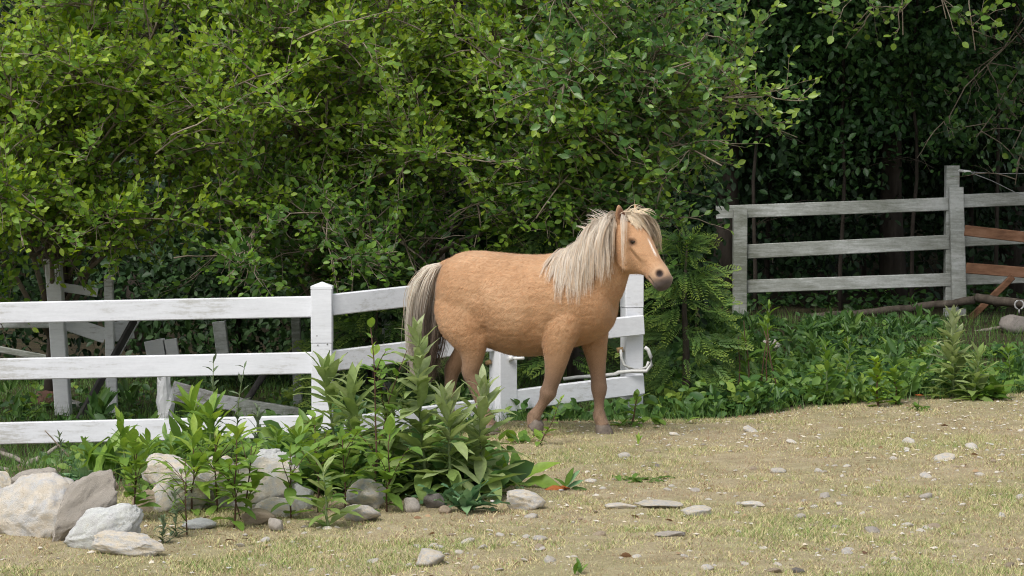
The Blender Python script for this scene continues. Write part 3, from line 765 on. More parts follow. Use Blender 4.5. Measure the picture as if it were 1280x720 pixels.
# a rotten stump with peeling paint
def stump():
    p0, p1 = at(207, 527, YB - .8), at(205, 470, YB - .8); mid = p0
    mb = MB(); n = 12; pts = np.linspace(np.zeros(3), np.array(p1 - p0), 6)
    tube(mb, pts, [.058, .055, .06, .054, .05, .04], n)
    v = mb.v[0].copy(); v += RNG.normal(0, .005, v.shape).astype(np.float32); v[-n:, 2] += RNG.uniform(-.05, .03, n); mb.v[0] = v
    tag(link('rotten_stump', mb.mesh('rotten_stump', M['white_peel'], False), None, mid), 'rotten upright post stump with flaking white paint behind the low rail', 'stump')
stump()
def stick(label, pts, Y, r0, r1, m='deadwood', name='stick', cat='stick', group=None, sides=7):
    P = [np.array(at(x, y, Yk)) for (x, y), Yk in zip(pts, Y)]; o = P[0].copy()
    # smooth it and add wobble
    T = np.linspace(0, len(P) - 1, 4 * len(P)); k = np.minimum(T.astype(int), len(P) - 2); f = (T - k)[:, None]
    P = np.array(P); Q = P[k] * (1 - f) + P[k + 1] * f + RNG.normal(0, r0 * .10, (len(T), 3))
    mb = MB(); tube(mb, Q - o, np.linspace(r0, r1, len(T)) * RNG.uniform(.88, 1.12, len(T)), sides)
    return tag(link(name, mb.mesh(name, M[m]), None, Vector(o)), label, cat, group)
stick('dark bent branch leaning behind the low rail near the capped post', [(335, 462), (312, 495), (292, 524)], (16.8, 16.6, 16.4), .028, .02, 'plank_dark', 'branch', 'branch')
stick('long pale dead stick lying at the left edge behind the boulders', [(-30, 556), (20, 572), (45, 592)], (13.4, 12.9, 12.5), .016, .008)
stick('thin dry twig poking up between the dock leaves and the low rail', [(88, 573), (72, 555), (56, 538)], (12.6, 12.6, 12.6), .006, .003, 'twig', 'twig', 'twig')
stick('dark rotten log end lying under the low rail at the left edge', [(-40, 560), (-5, 566), (22, 577)], (13.7, 13.5, 13.3), .05, .035, 'trunk_dark', 'log', 'log')
stick('forked grey branch lying on the ground under the left white rail', [(20, 588), (55, 570), (75, 556)], (13.0, 13.1, 13.2), .022, .008)
stick('small crooked stick beside the rotten log at the left edge', [(0, 585), (20, 590), (38, 600)], (12.4, 12.3, 12.2), .012, .006)

# ---------------------------------------------------------------- grey fence on the right
YF = 22.0
gf = thing('grey_fence', 'weathered grey-white three-rail fence in the shade before the dark wood', 'fence', Gxy(1195, YF))
post(gf, 925, 262, 392, YF, .13, 0, cap=False, m='white_old')
post(gf, 1190, 207, 405, YF + .05, .125, 0, cap=False, m='white_old')
p0, p1 = at(1195, 234, YF - .09), at(1199, 376, YF - .09); bar('face_board', M['white_old'], gf, p0, p1, .05, .135, up=(0, 1, 0))
p0, p1 = at(1201, 386, YF + .0), at(1202, 412, YF + .0); bar('post_stub', M['white_old'], gf, p0, p1, .08, .085, up=(0, 1, 0))
def grail(*a_): rail(*a_, m='white_old', parent=gf)
grail(895, 258, 273, YF + .1, 1185, 246, 264, YF)
grail(934, 306, 323, YF, 1186, 293, 312, YF)
grail(934, 350, 366, YF, 1188, 341, 358, YF)
grail(1204, 243, 259.5, YF, 1480, 232, 249, YF)
grail(1204, 292, 308, YF, 1480, 280, 297, YF)
grail(1206, 340, 356, YF, 1480, 331, 348, YF)
post(gf, 1470, 215, 405, YF + .05, .13, 0, cap=False, m='white_old')
rod('insulator', M['plastic_white'], gf, at(1198, 213, YF), at(1213, 215, YF - .1), .014)
wire = MB(); o = np.array(at(1213, 215, YF - .1))
tube(wire, [np.array(at(x, y, YF - .1)) - o for x, y in ((1213, 215), (1245, 217), (1300, 217), (1470, 214))], .004, 4)
tube(wire, [np.array(at(x, y, YF - .1)) - o for x, y in ((1214, 216), (1240, 226), (1270, 241), (1300, 250))], .004, 4)
tag(link('fence_wire', wire.mesh('fence_wire', M['metal']), None, Vector(o)), 'thin grey electric wire strung from the tall grey post to the right', 'wire')

# brown wooden barrier at the right edge
YW = 21.2
wb = thing('wooden_barrier', 'reddish brown wooden barrier of two rails and a brace by the grey post', 'barrier', Gxy(1262, YW))
bar('rail', M['rust_wood'], wb, at(1206, 288, YW + .3), at(1440, 314, YW - .2), .10, .05)
bar('rail', M['rust_wood'], wb, at(1208, 335, YW + .3), at(1440, 353, YW - .2), .10, .05)
bar('brace', M['rust_wood'], wb, at(1266, 346, YW + .1), at(1213, 398, YW + .25), .06, .055, up=(0, 1, 0))
bar('post', M['rust_wood'], wb, at(1440, 300, YW - .2), at(1440, 412, YW - .2), .07, .07, up=(0, 1, 0))
stick('long brown log lying along the foot of the grey fence', [(1010, 397), (1080, 391), (1150, 384), (1218, 375)], (21.6, 21.5, 21.4, 21.3), .033, .04, 'bark', 'log', 'log', sides=9)
stick('short thick log resting below the brown barrier at the right edge', [(1222, 372), (1250, 377), (1330, 385)], (20.9, 20.7, 20.4), .042, .045, 'bark', 'log', 'log', sides=9)
stick('pale stick on the bare soil in front of the log by the grey fence', [(1215, 416), (1240, 411), (1262, 407)], (20.4, 20.4, 20.4), .018, .014)
stick('crooked grey stick lying across the weeds left of the tall mullein', [(1120, 470), (1145, 463), (1165, 457)], (17.6, 17.6, 17.6), .016, .012)
stick('short dark stick lying in the weeds right of the feathery cedar', [(1020, 463), (1050, 459), (1080, 462)], (18.0, 18.0, 18.0), .014, .012)
mb = MB(); th = np.linspace(0, 2 * np.pi, 13); c = at(1274, 381, 20.3)
tube(mb, np.stack([np.cos(th) * .04, th * 0, np.sin(th) * .04], -1), .008, 6, cap=False)
ring = tag(link('iron_ring', mb.mesh('iron_ring', M['metal']), None, c), 'iron ring hanging on the short log at the right edge', 'ring')
mb = MB(); tube(mb, [(0, 0, -.04), (0, 0, -.075)], .007, 5); link('ring_hook', mb.mesh('ring_hook', M['metal']), ring)

# ---------------------------------------------------------------- rocks
ROCKS = {}
def rock_mesh(seed, sub, mat, rough=.22, facet=True):
    key = (seed, sub, mat)
    if key in ROCKS: return ROCKS[key]
    bm_ = bmesh.new(); bmesh.ops.create_icosphere(bm_, subdivisions=sub, radius=1)
    rg = np.random.default_rng(seed); off = Vector(rg.uniform(-50, 50, 3))
    cuts = [(Vector(norm(rg.normal(size=3))), rg.uniform(.58, .88)) for _ in range(12)]
    for v in bm_.verts:
        p = v.co.copy()
        for nrm, dd in cuts:
            e = p.dot(nrm) - dd
            if e > 0: p -= nrm * e * .92
        p *= 1 + rough * .8 * noise.noise(v.co * 1.3 + off) + rough * .4 * noise.noise(v.co * 3.7 + off) + ((rough * .3 * (.5 - abs(noise.noise(v.co * 6 + off))) + rough * .2 * noise.noise(v.co * 14 + off) + rough * .1 * noise.noise(v.co * 30 + off)) if sub > 2 else 0)
        v.co = p
    me = bpy.data.meshes.new('rock'); bm_.to_mesh(me); bm_.free()
    me.polygons.foreach_set('use_smooth', np.ones(len(me.polygons), bool)); me.materials.append(M[mat]); me.update()
    ROCKS[key] = me; return me
def rock(label, px, pbot, wpx, hpx, mat, seed, name='boulder', cat='boulder', depth=1.0, tilt=0, sub=4, group=None, bury=.15, rz=None, Y=None):
    g = G(px, pbot) if Y is None else Gxy(px, Y)
    k = g.y / F_PX; w, h = wpx * k / 2, hpx * k / 2
    o = link(name, rock_mesh(seed, sub, mat), None)
    o.scale = (w * 1.12, w * depth, h * (1 + bury) * 1.08)
    o.location = (g.x, g.y + w * depth * .75, g.z + h * (1 - bury))
    if Y is None: o.location.z = max(o.location.z, float(gz(o.location.x, o.location.y)) - h * .3)
    o.rotation_euler = (0, R(tilt), RNG.uniform(-.4, .4) if rz is None else rz)
    return tag(o, label, cat, group)
def rock2(label, cx, cy, w, h, tilt, mat, seed, Y, depth=.7, name='rock', cat='rock', sub=5):
    c = at(cx, cy, Y); k = Y / F_PX / 2
    if Y > 10.3: w, h = w * 1.12, h * 1.1
    o = link(name, rock_mesh(seed, sub, mat), None, c)
    o.scale = (w * k * 1.14, w * k * depth, h * k * 1.14); o.rotation_euler = (0, R(tilt), RNG.uniform(-.15, .15))
    return tag(o, label, cat)
rock2('largest boulder, cream topped and grey below, at the left edge', 48, 648, 112, 90, -18, 'stone_mix', 11, 9.8, .75, 'boulder', 'boulder')
rock2('dark grey slanting boulder wedged between the cream boulder and the pale flat one', 103, 638, 124, 54, -46, 'stone_grey', 12, 9.66, .42, 'boulder', 'boulder')
rock2('pale bluish flat-sided boulder in front of the dark slanting one', 126, 663, 100, 52, -26, 'stone_blue', 47, 9.5, .5, 'boulder', 'boulder')
rock2('small rounded tan rock perched at the upper end of the dark slanting boulder', 136, 605, 24, 19, 0, 'stone_tan', 14, 9.75, .8)
rock2('cream stone cut off by the left edge above the boulders', -2, 606, 30, 34, 0, 'stone_pale', 15, 10.6)
rock2('broken pinkish ledge rock half buried below the leafy saplings', 162, 680, 84, 30, 4, 'stone_pale', 16, 9.38, .5)
rock2('grey rubble stone behind the largest boulder at the left', 40, 602, 56, 24, -14, 'stone_grey', 17, 10.7)
rock2('tan stone tucked under the left edge boulder', -8, 650, 40, 56, 0, 'stone_tan', 18, 10.0)
rock2('pale rounded rock showing above the leaves of the left sapling', 212, 592, 62, 42, 0, 'stone_pale', 19, 10.9)
rock2('cream rock behind the sapling with a thin red stem', 222, 626, 64, 52, -12, 'stone_pale', 20, 10.5)
rock2('white tipped rock standing at the back of the rock pile', 330, 580, 44, 34, 0, 'stone_blue', 21, 10.8)
rock2('big grey-tan rock in the middle of the rock pile behind the saplings', 328, 616, 78, 68, -20, 'stone_mix', 22, 10.6)
rock2('cream rock left of the big grey-tan rock among sapling leaves', 272, 588, 40, 34, 0, 'stone_pale', 23, 10.9)
rock2('pale pink rock low in the rock pile', 284, 618, 52, 58, 0, 'stone_pale', 24, 10.6)
rock2('cream angular rock between the thin red stemmed sapling and the pink rock', 252, 606, 44, 46, 12, 'stone_pale', 51, 10.65)
rock2('low tan rock under the leafy sapling left of the rock pile', 192, 634, 46, 38, 0, 'stone_tan', 52, 10.5)
rock2('white rock leaning behind the big grey-tan rock', 352, 592, 40, 44, -25, 'stone_blue', 53, 10.75)
rock2('flat pale rock in front of the big grey-tan rock', 350, 640, 50, 28, 4, 'stone_pale', 54, 10.4)
rock2('white rock at the right end of the rock pile', 374, 624, 42, 40, 10, 'stone_blue', 25, 10.6)
rock('flat white stone lying in front of the rock pile', 248, 662, 40, 11, 'stone_blue', 26, name='rock', cat='rock', sub=3)
rock('flat tan stone at the foot of the thin saplings', 318, 656, 48, 17, 'stone_tan', 27, name='rock', cat='rock', sub=3)
rock('small grey block in front of the flat tan stone', 343, 664, 20, 16, 'stone_grey', 28, name='rock', cat='rock', sub=3)
rock('broad domed cream rock left of the low blue-green leaves', 458, 638, 62, 34, 'stone_pale', 29, name='rock', cat='rock')
rock('cream rock just in front of the broad domed one', 452, 653, 44, 22, 'stone_pale', 30, name='rock', cat='rock', sub=3)
rock('angular grey chip of rock beside the domed cream rock', 513, 641, 20, 18, 'stone_grey', 31, name='rock', cat='rock', sub=3)
rock('rounded grey-brown cobble under the blue-green leaves', 543, 637, 28, 19, 'stone_dark', 32, name='rock', cat='rock', sub=3)
rock('small tan pebble right of the grey-brown cobble', 556, 642, 16, 9, 'stone_tan', 33, name='rock', cat='rock', sub=3)
rock('smooth oval cream rock alone on the grass right of the big leafy plant', 653, 638, 50, 23, 'stone_pale', 34, name='rock', cat='rock')
rock('long low cream stone in the grass in front of the pony', 822, 636, 58, 10, 'stone_pale', 35, name='rock', cat='rock', sub=3, depth=.7)
rock('flat cream stone adjoining the left of the long low stone', 776, 637, 36, 8, 'stone_pale', 36, name='rock', cat='rock', sub=3, depth=.7)
rock('flat whitish stone with a dark chip, right of the long low stone', 873, 645, 44, 11, 'stone_pale', 37, name='rock', cat='rock', sub=3, depth=.7)
rock('flat cream stone halfway to the right across the pasture', 942, 634, 30, 7, 'stone_pale', 38, name='rock', cat='rock', sub=3, depth=.7)
rock('low grey flat stone in the grass in front of the long cream stone', 840, 672, 36, 7, 'stone_grey', 39, name='rock', cat='rock', sub=3, depth=.7)
rock('pale wedge stone at the bottom of the picture left of the middle', 538, 708, 40, 20, 'stone_pale', 40, name='rock', cat='rock', sub=3)
rock('reddish brown rock on the ground behind the left paddock fence', 52, 517, 38, 22, 'stone_red', 41, name='rock', cat='rock', Y=17.4)
rock('grey stone at the foot of the leaning old post', 90, 522, 30, 14, 'stone_mix', 42, name='rock', cat='rock', Y=17.2, sub=3)
rock('pale stone right of the dark leaning plank', 122, 520, 24, 12, 'stone_pale', 43, name='rock', cat='rock', Y=17.3, sub=3)
rock('rounded grey boulder below the iron ring at the right edge', 1270, 417, 34, 22, 'stone_dark', 44, name='boulder', Y=20.2, sub=3)
rock('cream stone lying in the weeds right of the cedar', 962, 440, 26, 13, 'stone_pale', 45, name='rock', cat='rock', Y=19.2, sub=3)
rock('pale stone at the pasture edge below the cedar', 900, 502, 22, 9, 'stone_pale', 46, name='rock', cat='rock', sub=3, Y=16.0)
def small_stones():
    stones = [(1090, 665, 20, 'stone_grey'), (1133, 658, 16, 'stone_pale'), (1167, 660, 18, 'stone_tan'), (1118, 700, 18, 'stone_pale'), (1030, 622, 18, 'stone_grey'),
              (1157, 622, 18, 'stone_grey'), (972, 590, 22, 'stone_pale'), (1252, 570, 10, 'stone_pale'), (1030, 590, 8, 'stone_grey'), (821, 583, 10, 'stone_dark'), (998, 715, 18, 'stone_dark'),
              (968, 715, 22, 'stone_tan'), (1180, 574, 26, 'stone_pale'), (1225, 573, 10, 'stone_pale'), (938, 540, 24, 'stone_pale'), (990, 553, 14, 'stone_pale'), (1215, 560, 20, 'stone_mix'), (1045, 660, 14, 'stone_grey'), (870, 614, 14, 'stone_grey'), (835, 613, 12, 'stone_pale'), (585, 678, 20, 'stone_pale')]
    n = 285
    while len(stones) < n:
        px = RNG.uniform(300, 1278); py = 505 + 210 * RNG.random() ** .85
        if py < 552 - .075 * (px - 700) + 0 and px > 700 or (px < 720 and py < 625): 
            if not (px > 860 and py > 533 - (px - 830) * .07): continue
        if px < 660 and py < 652: continue
        stones.append((px, py, RNG.choice([6, 7, 8, 10, 13, 18], p=[.3, .25, .2, .14, .08, .03]), RNG.choice(['stone_pale', 'stone_mix', 'stone_tan', 'stone_grey'], p=[.62, .2, .16, .02])))
    for px, py, w, mt in stones:
        g = G(px, py); s = w * g.y / F_PX / 2
        o = link('stone', rock_mesh(int(RNG.integers(60, 66)), 2, mt, .25), None, g + Vector((0, 0, s * .12)))
        o.scale = (s * 1.2, s * RNG.uniform(.7, 1.2), s * RNG.uniform(.35, .7)); o.rotation_euler = (RNG.normal(0, .2), RNG.normal(0, .2), RNG.uniform(0, 6.28))
        tag(o, 'small stone lying loose in the short dry pasture grass', 'stone', 'small stones scattered over the dry pasture')
small_stones()
def gravel():
    n = 12000
    Y = 8 + 9 * RNG.random(n); X = (RNG.random(n) * 2 - 1) * (Y * .222 + .6)
    cl = np.sin(X * 3.1 + Y) * np.sin(Y * 2.3 - X)
    k = (Y < edge_y(X)) & (RNG.random(n) < .16 + .3 * cl + .5 * smooth(Y, 11, 15)) & ~((X < -.35) & (Y > 11.0)); X, Y = X[k], Y[k]; n = len(X)
    base = np.array([(0, 0, .6), (1, 0, 0), (.2, .9, .1), (-.8, .5, 0), (-.7, -.6, .1), (.4, -.9, 0), (0, 0, -.5)])
    f = np.array([(0, 1, 2), (0, 2, 3), (0, 3, 4), (0, 4, 5), (0, 5, 1), (6, 2, 1), (6, 3, 2), (6, 4, 3), (6, 5, 4), (6, 1, 5)])
    s = .003 + .012 * RNG.random(n) ** 3; th = RNG.uniform(0, 6.28, n)
    B = base[None] + RNG.normal(0, .18, (n, 7, 3)); B = B * s[:, None, None] * [1.2, 1, .7]
    Rz = np.stack([np.stack([np.cos(th), -np.sin(th), 0 * th], -1), np.stack([np.sin(th), np.cos(th), 0 * th], -1), np.stack([0 * th, 0 * th, 1 + 0 * th], -1)], 1)
    V = np.einsum('nij,nkj->nki', Rz, B) + np.stack([X, Y, gz(X, Y) + .004], -1)[:, None]
    mb = MB(); mb.add(V.reshape(-1, 3), (f[None] + (np.arange(n) * 7)[:, None, None]).reshape(-1, 3))
    tag(link('gravel', mb.mesh('gravel', M['stone_pale'], False)), 'fine pale gravel chips strewn through the dry grass', 'gravel', kind='stuff')
gravel()

# ---------------------------------------------------------------- herbs
BIGLEAF = {}
def big_leaf(shape, var, mat, lvl):
    """unit long leaf blade, arched, folded on its midrib"""
    key = (shape, var, mat.name, lvl)
    if key in BIGLEAF: return BIGLEAF[key]
    rg = np.random.default_rng(var * 13 + 5); n = {'lance': 7, 'dock': 7, 'ovate': 5, 'round': 5}[shape]
    wmax = {'lance': .135, 'dock': .17, 'ovate': .27, 'round': .36}[shape]; pk = {'lance': .48, 'dock': .45, 'ovate': .42, 'round': .5}[shape]
    bend = [.2, .7, 1.15, .45][var % 4] * (.8 if shape in ('ovate', 'round') else 1.0)
    mb = MB(); V = []; x = np.zeros(3); th = bend * -.25
    wav = {'lance': .012, 'dock': .035, 'ovate': .01, 'round': .015}[shape]
    tw = rg.normal(0, .25)
    for i in range(n + 1):
        t = i / n
        w = wmax * math.sin(math.pi * t ** (math.log(.5) / math.log(pk))) ** .85 + (.018 if i == 0 else 0) if 0 < t < 1 else (.018 if i == 0 else .002)
        ca = t * tw
        l = np.array([-w * math.cos(ca), 0, .22 * w - w * math.sin(ca) + wav * rg.normal()]); r_ = np.array([w * math.cos(ca), 0, .22 * w + w * math.sin(ca) + wav * rg.normal()])
        V += [x + l, x.copy(), x + r_]
        th += bend / n; x = x + np.array([0, math.cos(th), -math.sin(th)]) / n
    f = []
    for i in range(n):
        b = 3 * i
        f += [(b, b + 1, b + 4, b + 3), (b + 1, b + 2, b + 5, b + 4)]
    a = np.full(len(V), (lvl + .5) / 5); a[1::3] = np.clip(a[1::3] + .12, 0, 1)
    mb.add(V, f, a); BIGLEAF[key] = mb.mesh('leaf', mat); return BIGLEAF[key]

def put_leaf(root, shape, mat, p, d, size, lvl, up=None, label=None):
    d = Vector(d).normalized(); up = Vector(up) if up is not None else Vector((0, 0, 1))
    x = d.cross(up)
    if x.length < .05: x = Vector((1, 0, 0))
    x.normalize(); z = x.cross(d)
    ob = link('leaf', big_leaf(shape, int(RNG.integers(0, 8)), mat, int(np.clip(lvl, 0, 4))), root)
    A = Matrix(((x.x, d.x, z.x, 0), (x.y, d.y, z.y, 0), (x.z, d.z, z.z, 0), (0, 0, 0, 1)))
    ob.matrix_basis = Matrix.Translation(Vector(p)) @ A @ Matrix.Diagonal((size, size, size, 1))
    if label: ob['label'] = label
    return ob

def herb(name, label, cat, base, top, nleaf, shape, mat, L0, L1, el0, el1, stem='stem_green', r=.008, t0=.0, whorl=1, lv=(1, 4), group=None, jit=.38, Lmid=None, sway=.02):
    """upright plant: stem with leaves from its foot to its tip"""
    if name == 'sapling': nleaf, L0, L1 = int(nleaf * .62), L0 * 1.2, L1 * 1.2; shoots = 4
    else: shoots = 0
    if shoots: pass
    elif name == 'leafy_weed' and shape == 'lance' and base.y < 13: nleaf, L0, L1 = int(nleaf * 1.35), L0 * 1.15, L1 * 1.1
    elif name == 'mullein': nleaf, L0, L1 = int(nleaf * 1.3), L0 * 1.25, L1 * 1.25
    root = thing(name, label, cat, base, group); H = Vector(top) - Vector(base)
    pts = curve_pts((0, 0, -.03), tuple(H), 0, 7, sway); mb = MB(); tube(mb, pts, np.linspace(r, r * .4, 7), 6)
    link('stem', mb.mesh('stem', M[stem]), root)
    i = 0; az = RNG.uniform(0, 6.28)
    while i < nleaf:
        t = float(np.clip(t0 + (1 - t0) * (i / max(1, nleaf - 1)) ** .9 + RNG.normal(0, .02), 0, 1))
        k = min(5, int(t * 6)); f = t * 6 - k; p = pts[k] * (1 - f) + pts[k + 1] * f
        for w in range(whorl):
            a_ = az + w * 2 * np.pi / whorl + RNG.normal(0, .4)
            el = R(el0 + (el1 - el0) * t ** 1.7 + RNG.normal(0, 18))
            L = (L0 + (L1 - L0) * t) if Lmid is None else (L0 + (Lmid - L0) * t * 2 if t < .5 else Lmid + (L1 - Lmid) * (t - .5) * 2)
            L *= RNG.uniform(1 - jit, 1 + jit)
            d = (math.cos(a_) * math.cos(el), math.sin(a_) * math.cos(el), math.sin(el))
            put_leaf(root, shape, mat, p, d, L, round(lv[0] + (lv[1] - lv[0]) * t + RNG.normal(0, .6)))
            i += 1
        az += 2.4 if whorl == 1 else np.pi / whorl
    for q in range(shoots):
        t = RNG.uniform(.2, .75); k = min(5, int(t * 6)); f = t * 6 - k; p = pts[k] * (1 - f) + pts[k + 1] * f
        a_ = RNG.uniform(0, 6.28); Ls = RNG.uniform(.10, .2); e = p + np.array([math.cos(a_) * .7, math.sin(a_) * .7, RNG.uniform(.5, 1)]) * Ls
        sp = curve_pts(p, e, .01, 5, .04); mb = MB(); tube(mb, sp, np.linspace(r * .5, r * .25, 5), 5); link('side_shoot', mb.mesh('side_shoot', M[stem]), root)
        for j in range(5):
            u = j / 4; kk = min(3, int(u * 4)); pp = sp[kk] + (sp[kk + 1] - sp[kk]) * (u * 4 - kk)
            b_ = a_ + (1.2 if j % 2 else -1.2) * (1 - u) + RNG.normal(0, .3); ee = R(RNG.uniform(-5, 45))
            put_leaf(root, shape, mat, pp, (math.cos(b_) * math.cos(ee), math.sin(b_) * math.cos(ee), math.sin(ee)), L0 * RNG.uniform(.55, 1.0), round(RNG.uniform(lv[0], lv[1])))
    return root

def rosette(name, label, cat, base, n, shape, mat, L, el, lv=(1, 3), group=None, spread=.02, azr=(0, 6.28)):
    root = thing(name, label, cat, base, group)
    for i in range(n):
        a_ = RNG.uniform(*azr); e = R(RNG.uniform(*el)); s = RNG.uniform(*L)
        d = (math.cos(a_) * math.cos(e), math.sin(a_) * math.cos(e), math.sin(e))
        put_leaf(root, shape, mat, (RNG.normal(0, spread), RNG.normal(0, spread), .0), d, s, int(RNG.integers(lv[0], lv[1] + 1)))
    return root

def up_at(base, px, py): return at(px, py, base.y)
WEED, HERB = M['leaf_weed'], M['leaf_herb']
def H_(label, bx, by, tx, ty, n, shape='lance', mat=HERB, L0=.2, L1=.07, el0=5, el1=75, name='leafy_weed', cat='weed', **kw):
    b = G(bx, by); return herb(name, label, cat, b, up_at(b, tx, ty), n, shape, mat, L0, L1, el0, el1, **kw)

# the tall lance-leaved clump in front of the pony's hind legs
H_('tallest velvety lance-leaved plant with a pale tip before the pony tail', 535, 622, 522, 425, 66, L0=.26, L1=.11, el0=0, el1=72, whorl=2, r=.011, lv=(1, 3.6), Lmid=.2, jit=.3)
H_('velvety lance-leaved plant in the middle of the clump under the pony flank', 566, 625, 557, 500, 56, L0=.26, L1=.11, el0=0, el1=72, whorl=2, r=.011, lv=(1, 3.6), Lmid=.2, jit=.3)
H_('velvety lance-leaved plant at the right of the clump before the pony hind leg', 600, 620, 603, 485, 52, L0=.26, L1=.1, el0=0, el1=75, whorl=2, r=.01, lv=(1, 3.6), Lmid=.2, jit=.3)
H_('lance-leaved plant at the left back of the clump below the capped fence post', 425, 600, 406, 470, 48, L0=.22, L1=.13, el0=0, el1=72, whorl=2, r=.011, lv=(.4, 2.4), Lmid=.22)
H_('broad bushy lance-leaved plant between the capped post and the slender sapling', 448, 612, 440, 490, 56, L0=.22, L1=.12, el0=-5, el1=70, whorl=2, r=.011, lv=(.4, 2.2), Lmid=.22)
H_('bushy lance-leaved plant left of the tallest velvety one', 492, 618, 488, 505, 44, L0=.2, L1=.11, el0=-5, el1=65, whorl=2, r=.01, lv=(.4, 2.4))
H_('slender sapling with oval leaves and a bare brown tip standing above the clump', 470, 628, 464, 408, 30, 'ovate', WEED, .085, .05, 10, 50, 'sapling', 'sapling', stem='stem_red', r=.006, lv=(1, 3), t0=.1)
H_('leaning sapling shoot with few oval leaves reaching right toward the pony tail', 455, 620, 508, 440, 14, 'ovate', WEED, .08, .06, 10, 45, 'sapling', 'sapling', stem='stem_red', r=.005, lv=(1, 3), t0=.35)
H_('thin upright sapling at the left of the clump beside the white rail', 398, 640, 392, 520, 26, 'ovate', WEED, .09, .06, 5, 50, 'sapling', 'sapling', stem='stem_red', r=.005, lv=(1.5, 3.4), t0=.1)
H_('short sapling with fresh leaves in front of the bushy plants', 432, 640, 428, 545, 26, 'ovate', WEED, .095, .06, 5, 50, 'sapling', 'sapling', stem='stem_red', r=.005, lv=(1.5, 3.2), t0=.05)
H_('leafy sapling in front of the tallest velvety plant', 484, 640, 488, 540, 26, 'ovate', WEED, .09, .06, 0, 45, 'sapling', 'sapling', stem='stem_red', r=.005, lv=(1, 3), t0=.05)
H_('small leafy weed standing alone in front of the domed cream rock', 412, 660, 404, 590, 20, 'lance', HERB, .15, .1, 10, 55, lv=(.5, 2))
rosette('dock_plant', 'low spreading blue-green dock leaves at the foot of the lance-leaved clump', 'dock', G(582, 638), 20, 'dock', M['leaf_blue'], (.13, .21), (5, 60), (1, 4), azr=(3.0, 6.4))
rosette('dock_plant', 'low blue-green dock leaves left of the grey-brown cobble', 'dock', G(550, 630), 14, 'dock', M['leaf_blue'], (.12, .19), (0, 55), (1, 4), azr=(3.0, 6.4))
b = G(622, 612); r_ = thing('broadleaf_plant', 'upright bright lime green blade leaves right of the clump', 'weed', b)
put_leaf(r_, 'dock', M['leaf_lime'], (0, 0, 0), (-.30, -.2, .75), .27, 2, up=(0.3, -1, .2)); put_leaf(r_, 'dock', M['leaf_lime'], (.02, 0, 0), (.05, -.1, .9), .17, 1, up=(0, -1, .1))
put_leaf(r_, 'dock', M['leaf_weed'], (.03, 0, 0), (.6, -.4, .4), .16, 2); put_leaf(r_, 'dock', M['leaf_weed'], (-.02, 0, 0), (-.5, -.5, .4), .15, 1)
b = G(648, 608); r_ = thing('broadleaf_plant', 'weed with one long bright leaf pointing right toward the open grass', 'weed', b)
put_leaf(r_, 'lance', M['leaf_lime'], (0, 0, .02), (.85, -.15, .62), .24, 2, up=(-.4, -.6, 1)); put_leaf(r_, 'dock', M['leaf_weed'], (0, 0, .01), (.9, -.3, .12), .24, 3, up=(0, -.5, 1))
put_leaf(r_, 'dock', M['leaf_weed'], (-.02, 0, .0), (-.3, -.4, .7), .17, 1, up=(0, -1, .3)); put_leaf(r_, 'dock', M['leaf_blue'], (.0, -.02, .0), (.1, -.8, -.05), .14, 1); put_leaf(r_, 'dock', M['leaf_weed'], (0, 0, 0), (-.1, -.2, .9), .2, 1, up=(0, -1, .3))
b = G(705, 612); r_ = thing('broadleaf_plant', 'small weed with orange withered basal leaves on the open grass', 'weed', b)
for k, (dx, dz, L, mm, lv_) in enumerate([(.6, .8, .13, 'leaf_blue', 3), (.35, 1, .12, 'leaf_weed', 1), (.75, .45, .1, 'leaf_blue', 2), (-.4, .5, .09, 'leaf_weed', 1), (-.9, .06, .13, 'leaf_orange', 1), (-.7, .12, .10, 'leaf_orange', 2), (-.2, .1, .08, 'leaf_orange', 0), (.9, .04, .09, 'leaf_weed', 0)]):
    put_leaf(r_, 'lance' if k < 4 else 'dock', M[mm], (.005 * k, 0, .005), (dx, -.25, dz), L, lv_, up=(0, -.7, 1), label='withered orange leaf' if 'orange' in mm else None)
b = G(793, 600); r_ = rosette('flat_weed', 'flat dark green weed hugging the grass in front of the pony', 'weed', b, 16, 'dock', M['leaf_weed'], (.06, .11), (5, 35), (0, 1), spread=.05)
rosette('grass_tuft', 'single small green blade plant beside the front hoof of the pony', 'weed', G(797, 556), 4, 'lance', WEED, (.06, .09), (60, 88), (2, 4), spread=.005)
rosette('grass_tuft', 'tiny green plant at the very bottom of the picture', 'weed', G(722, 718), 5, 'lance', WEED, (.05, .08), (30, 80), (0, 2), spread=.01)
# weed tangled round the pony's right forefoot, and others by the gate
H_('leafy trailing weed winding round the right fore foot of the pony', 672, 556, 702, 497, 20, 'ovate', WEED, .075, .05, 5, 50, stem='stem_red', r=.005, lv=(1, 3))
rosette('broadleaf_plant', 'low broad leaves at the foot of the corner post behind the pony foreleg', 'weed', G(655, 552), 12, 'ovate', WEED, (.07, .12), (10, 55), (0, 3), spread=.05)
H_('broad-leaved weed growing between the front legs of the pony and the gate post', 788, 532, 797, 492, 13, 'ovate', WEED, .11, .08, 5, 55, lv=(1, 3), stem='stem_red')
rosette('broadleaf_plant', 'low green weeds along the foot of the right gate post', 'weed', G(812, 530), 14, 'ovate', WEED, (.06, .12), (5, 45), (0, 3), spread=.09)
rosette('broadleaf_plant', 'low green leaves behind the left front hoof of the pony', 'weed', G(772, 532), 10, 'ovate', WEED, (.06, .11), (10, 50), (0, 3), spread=.05)
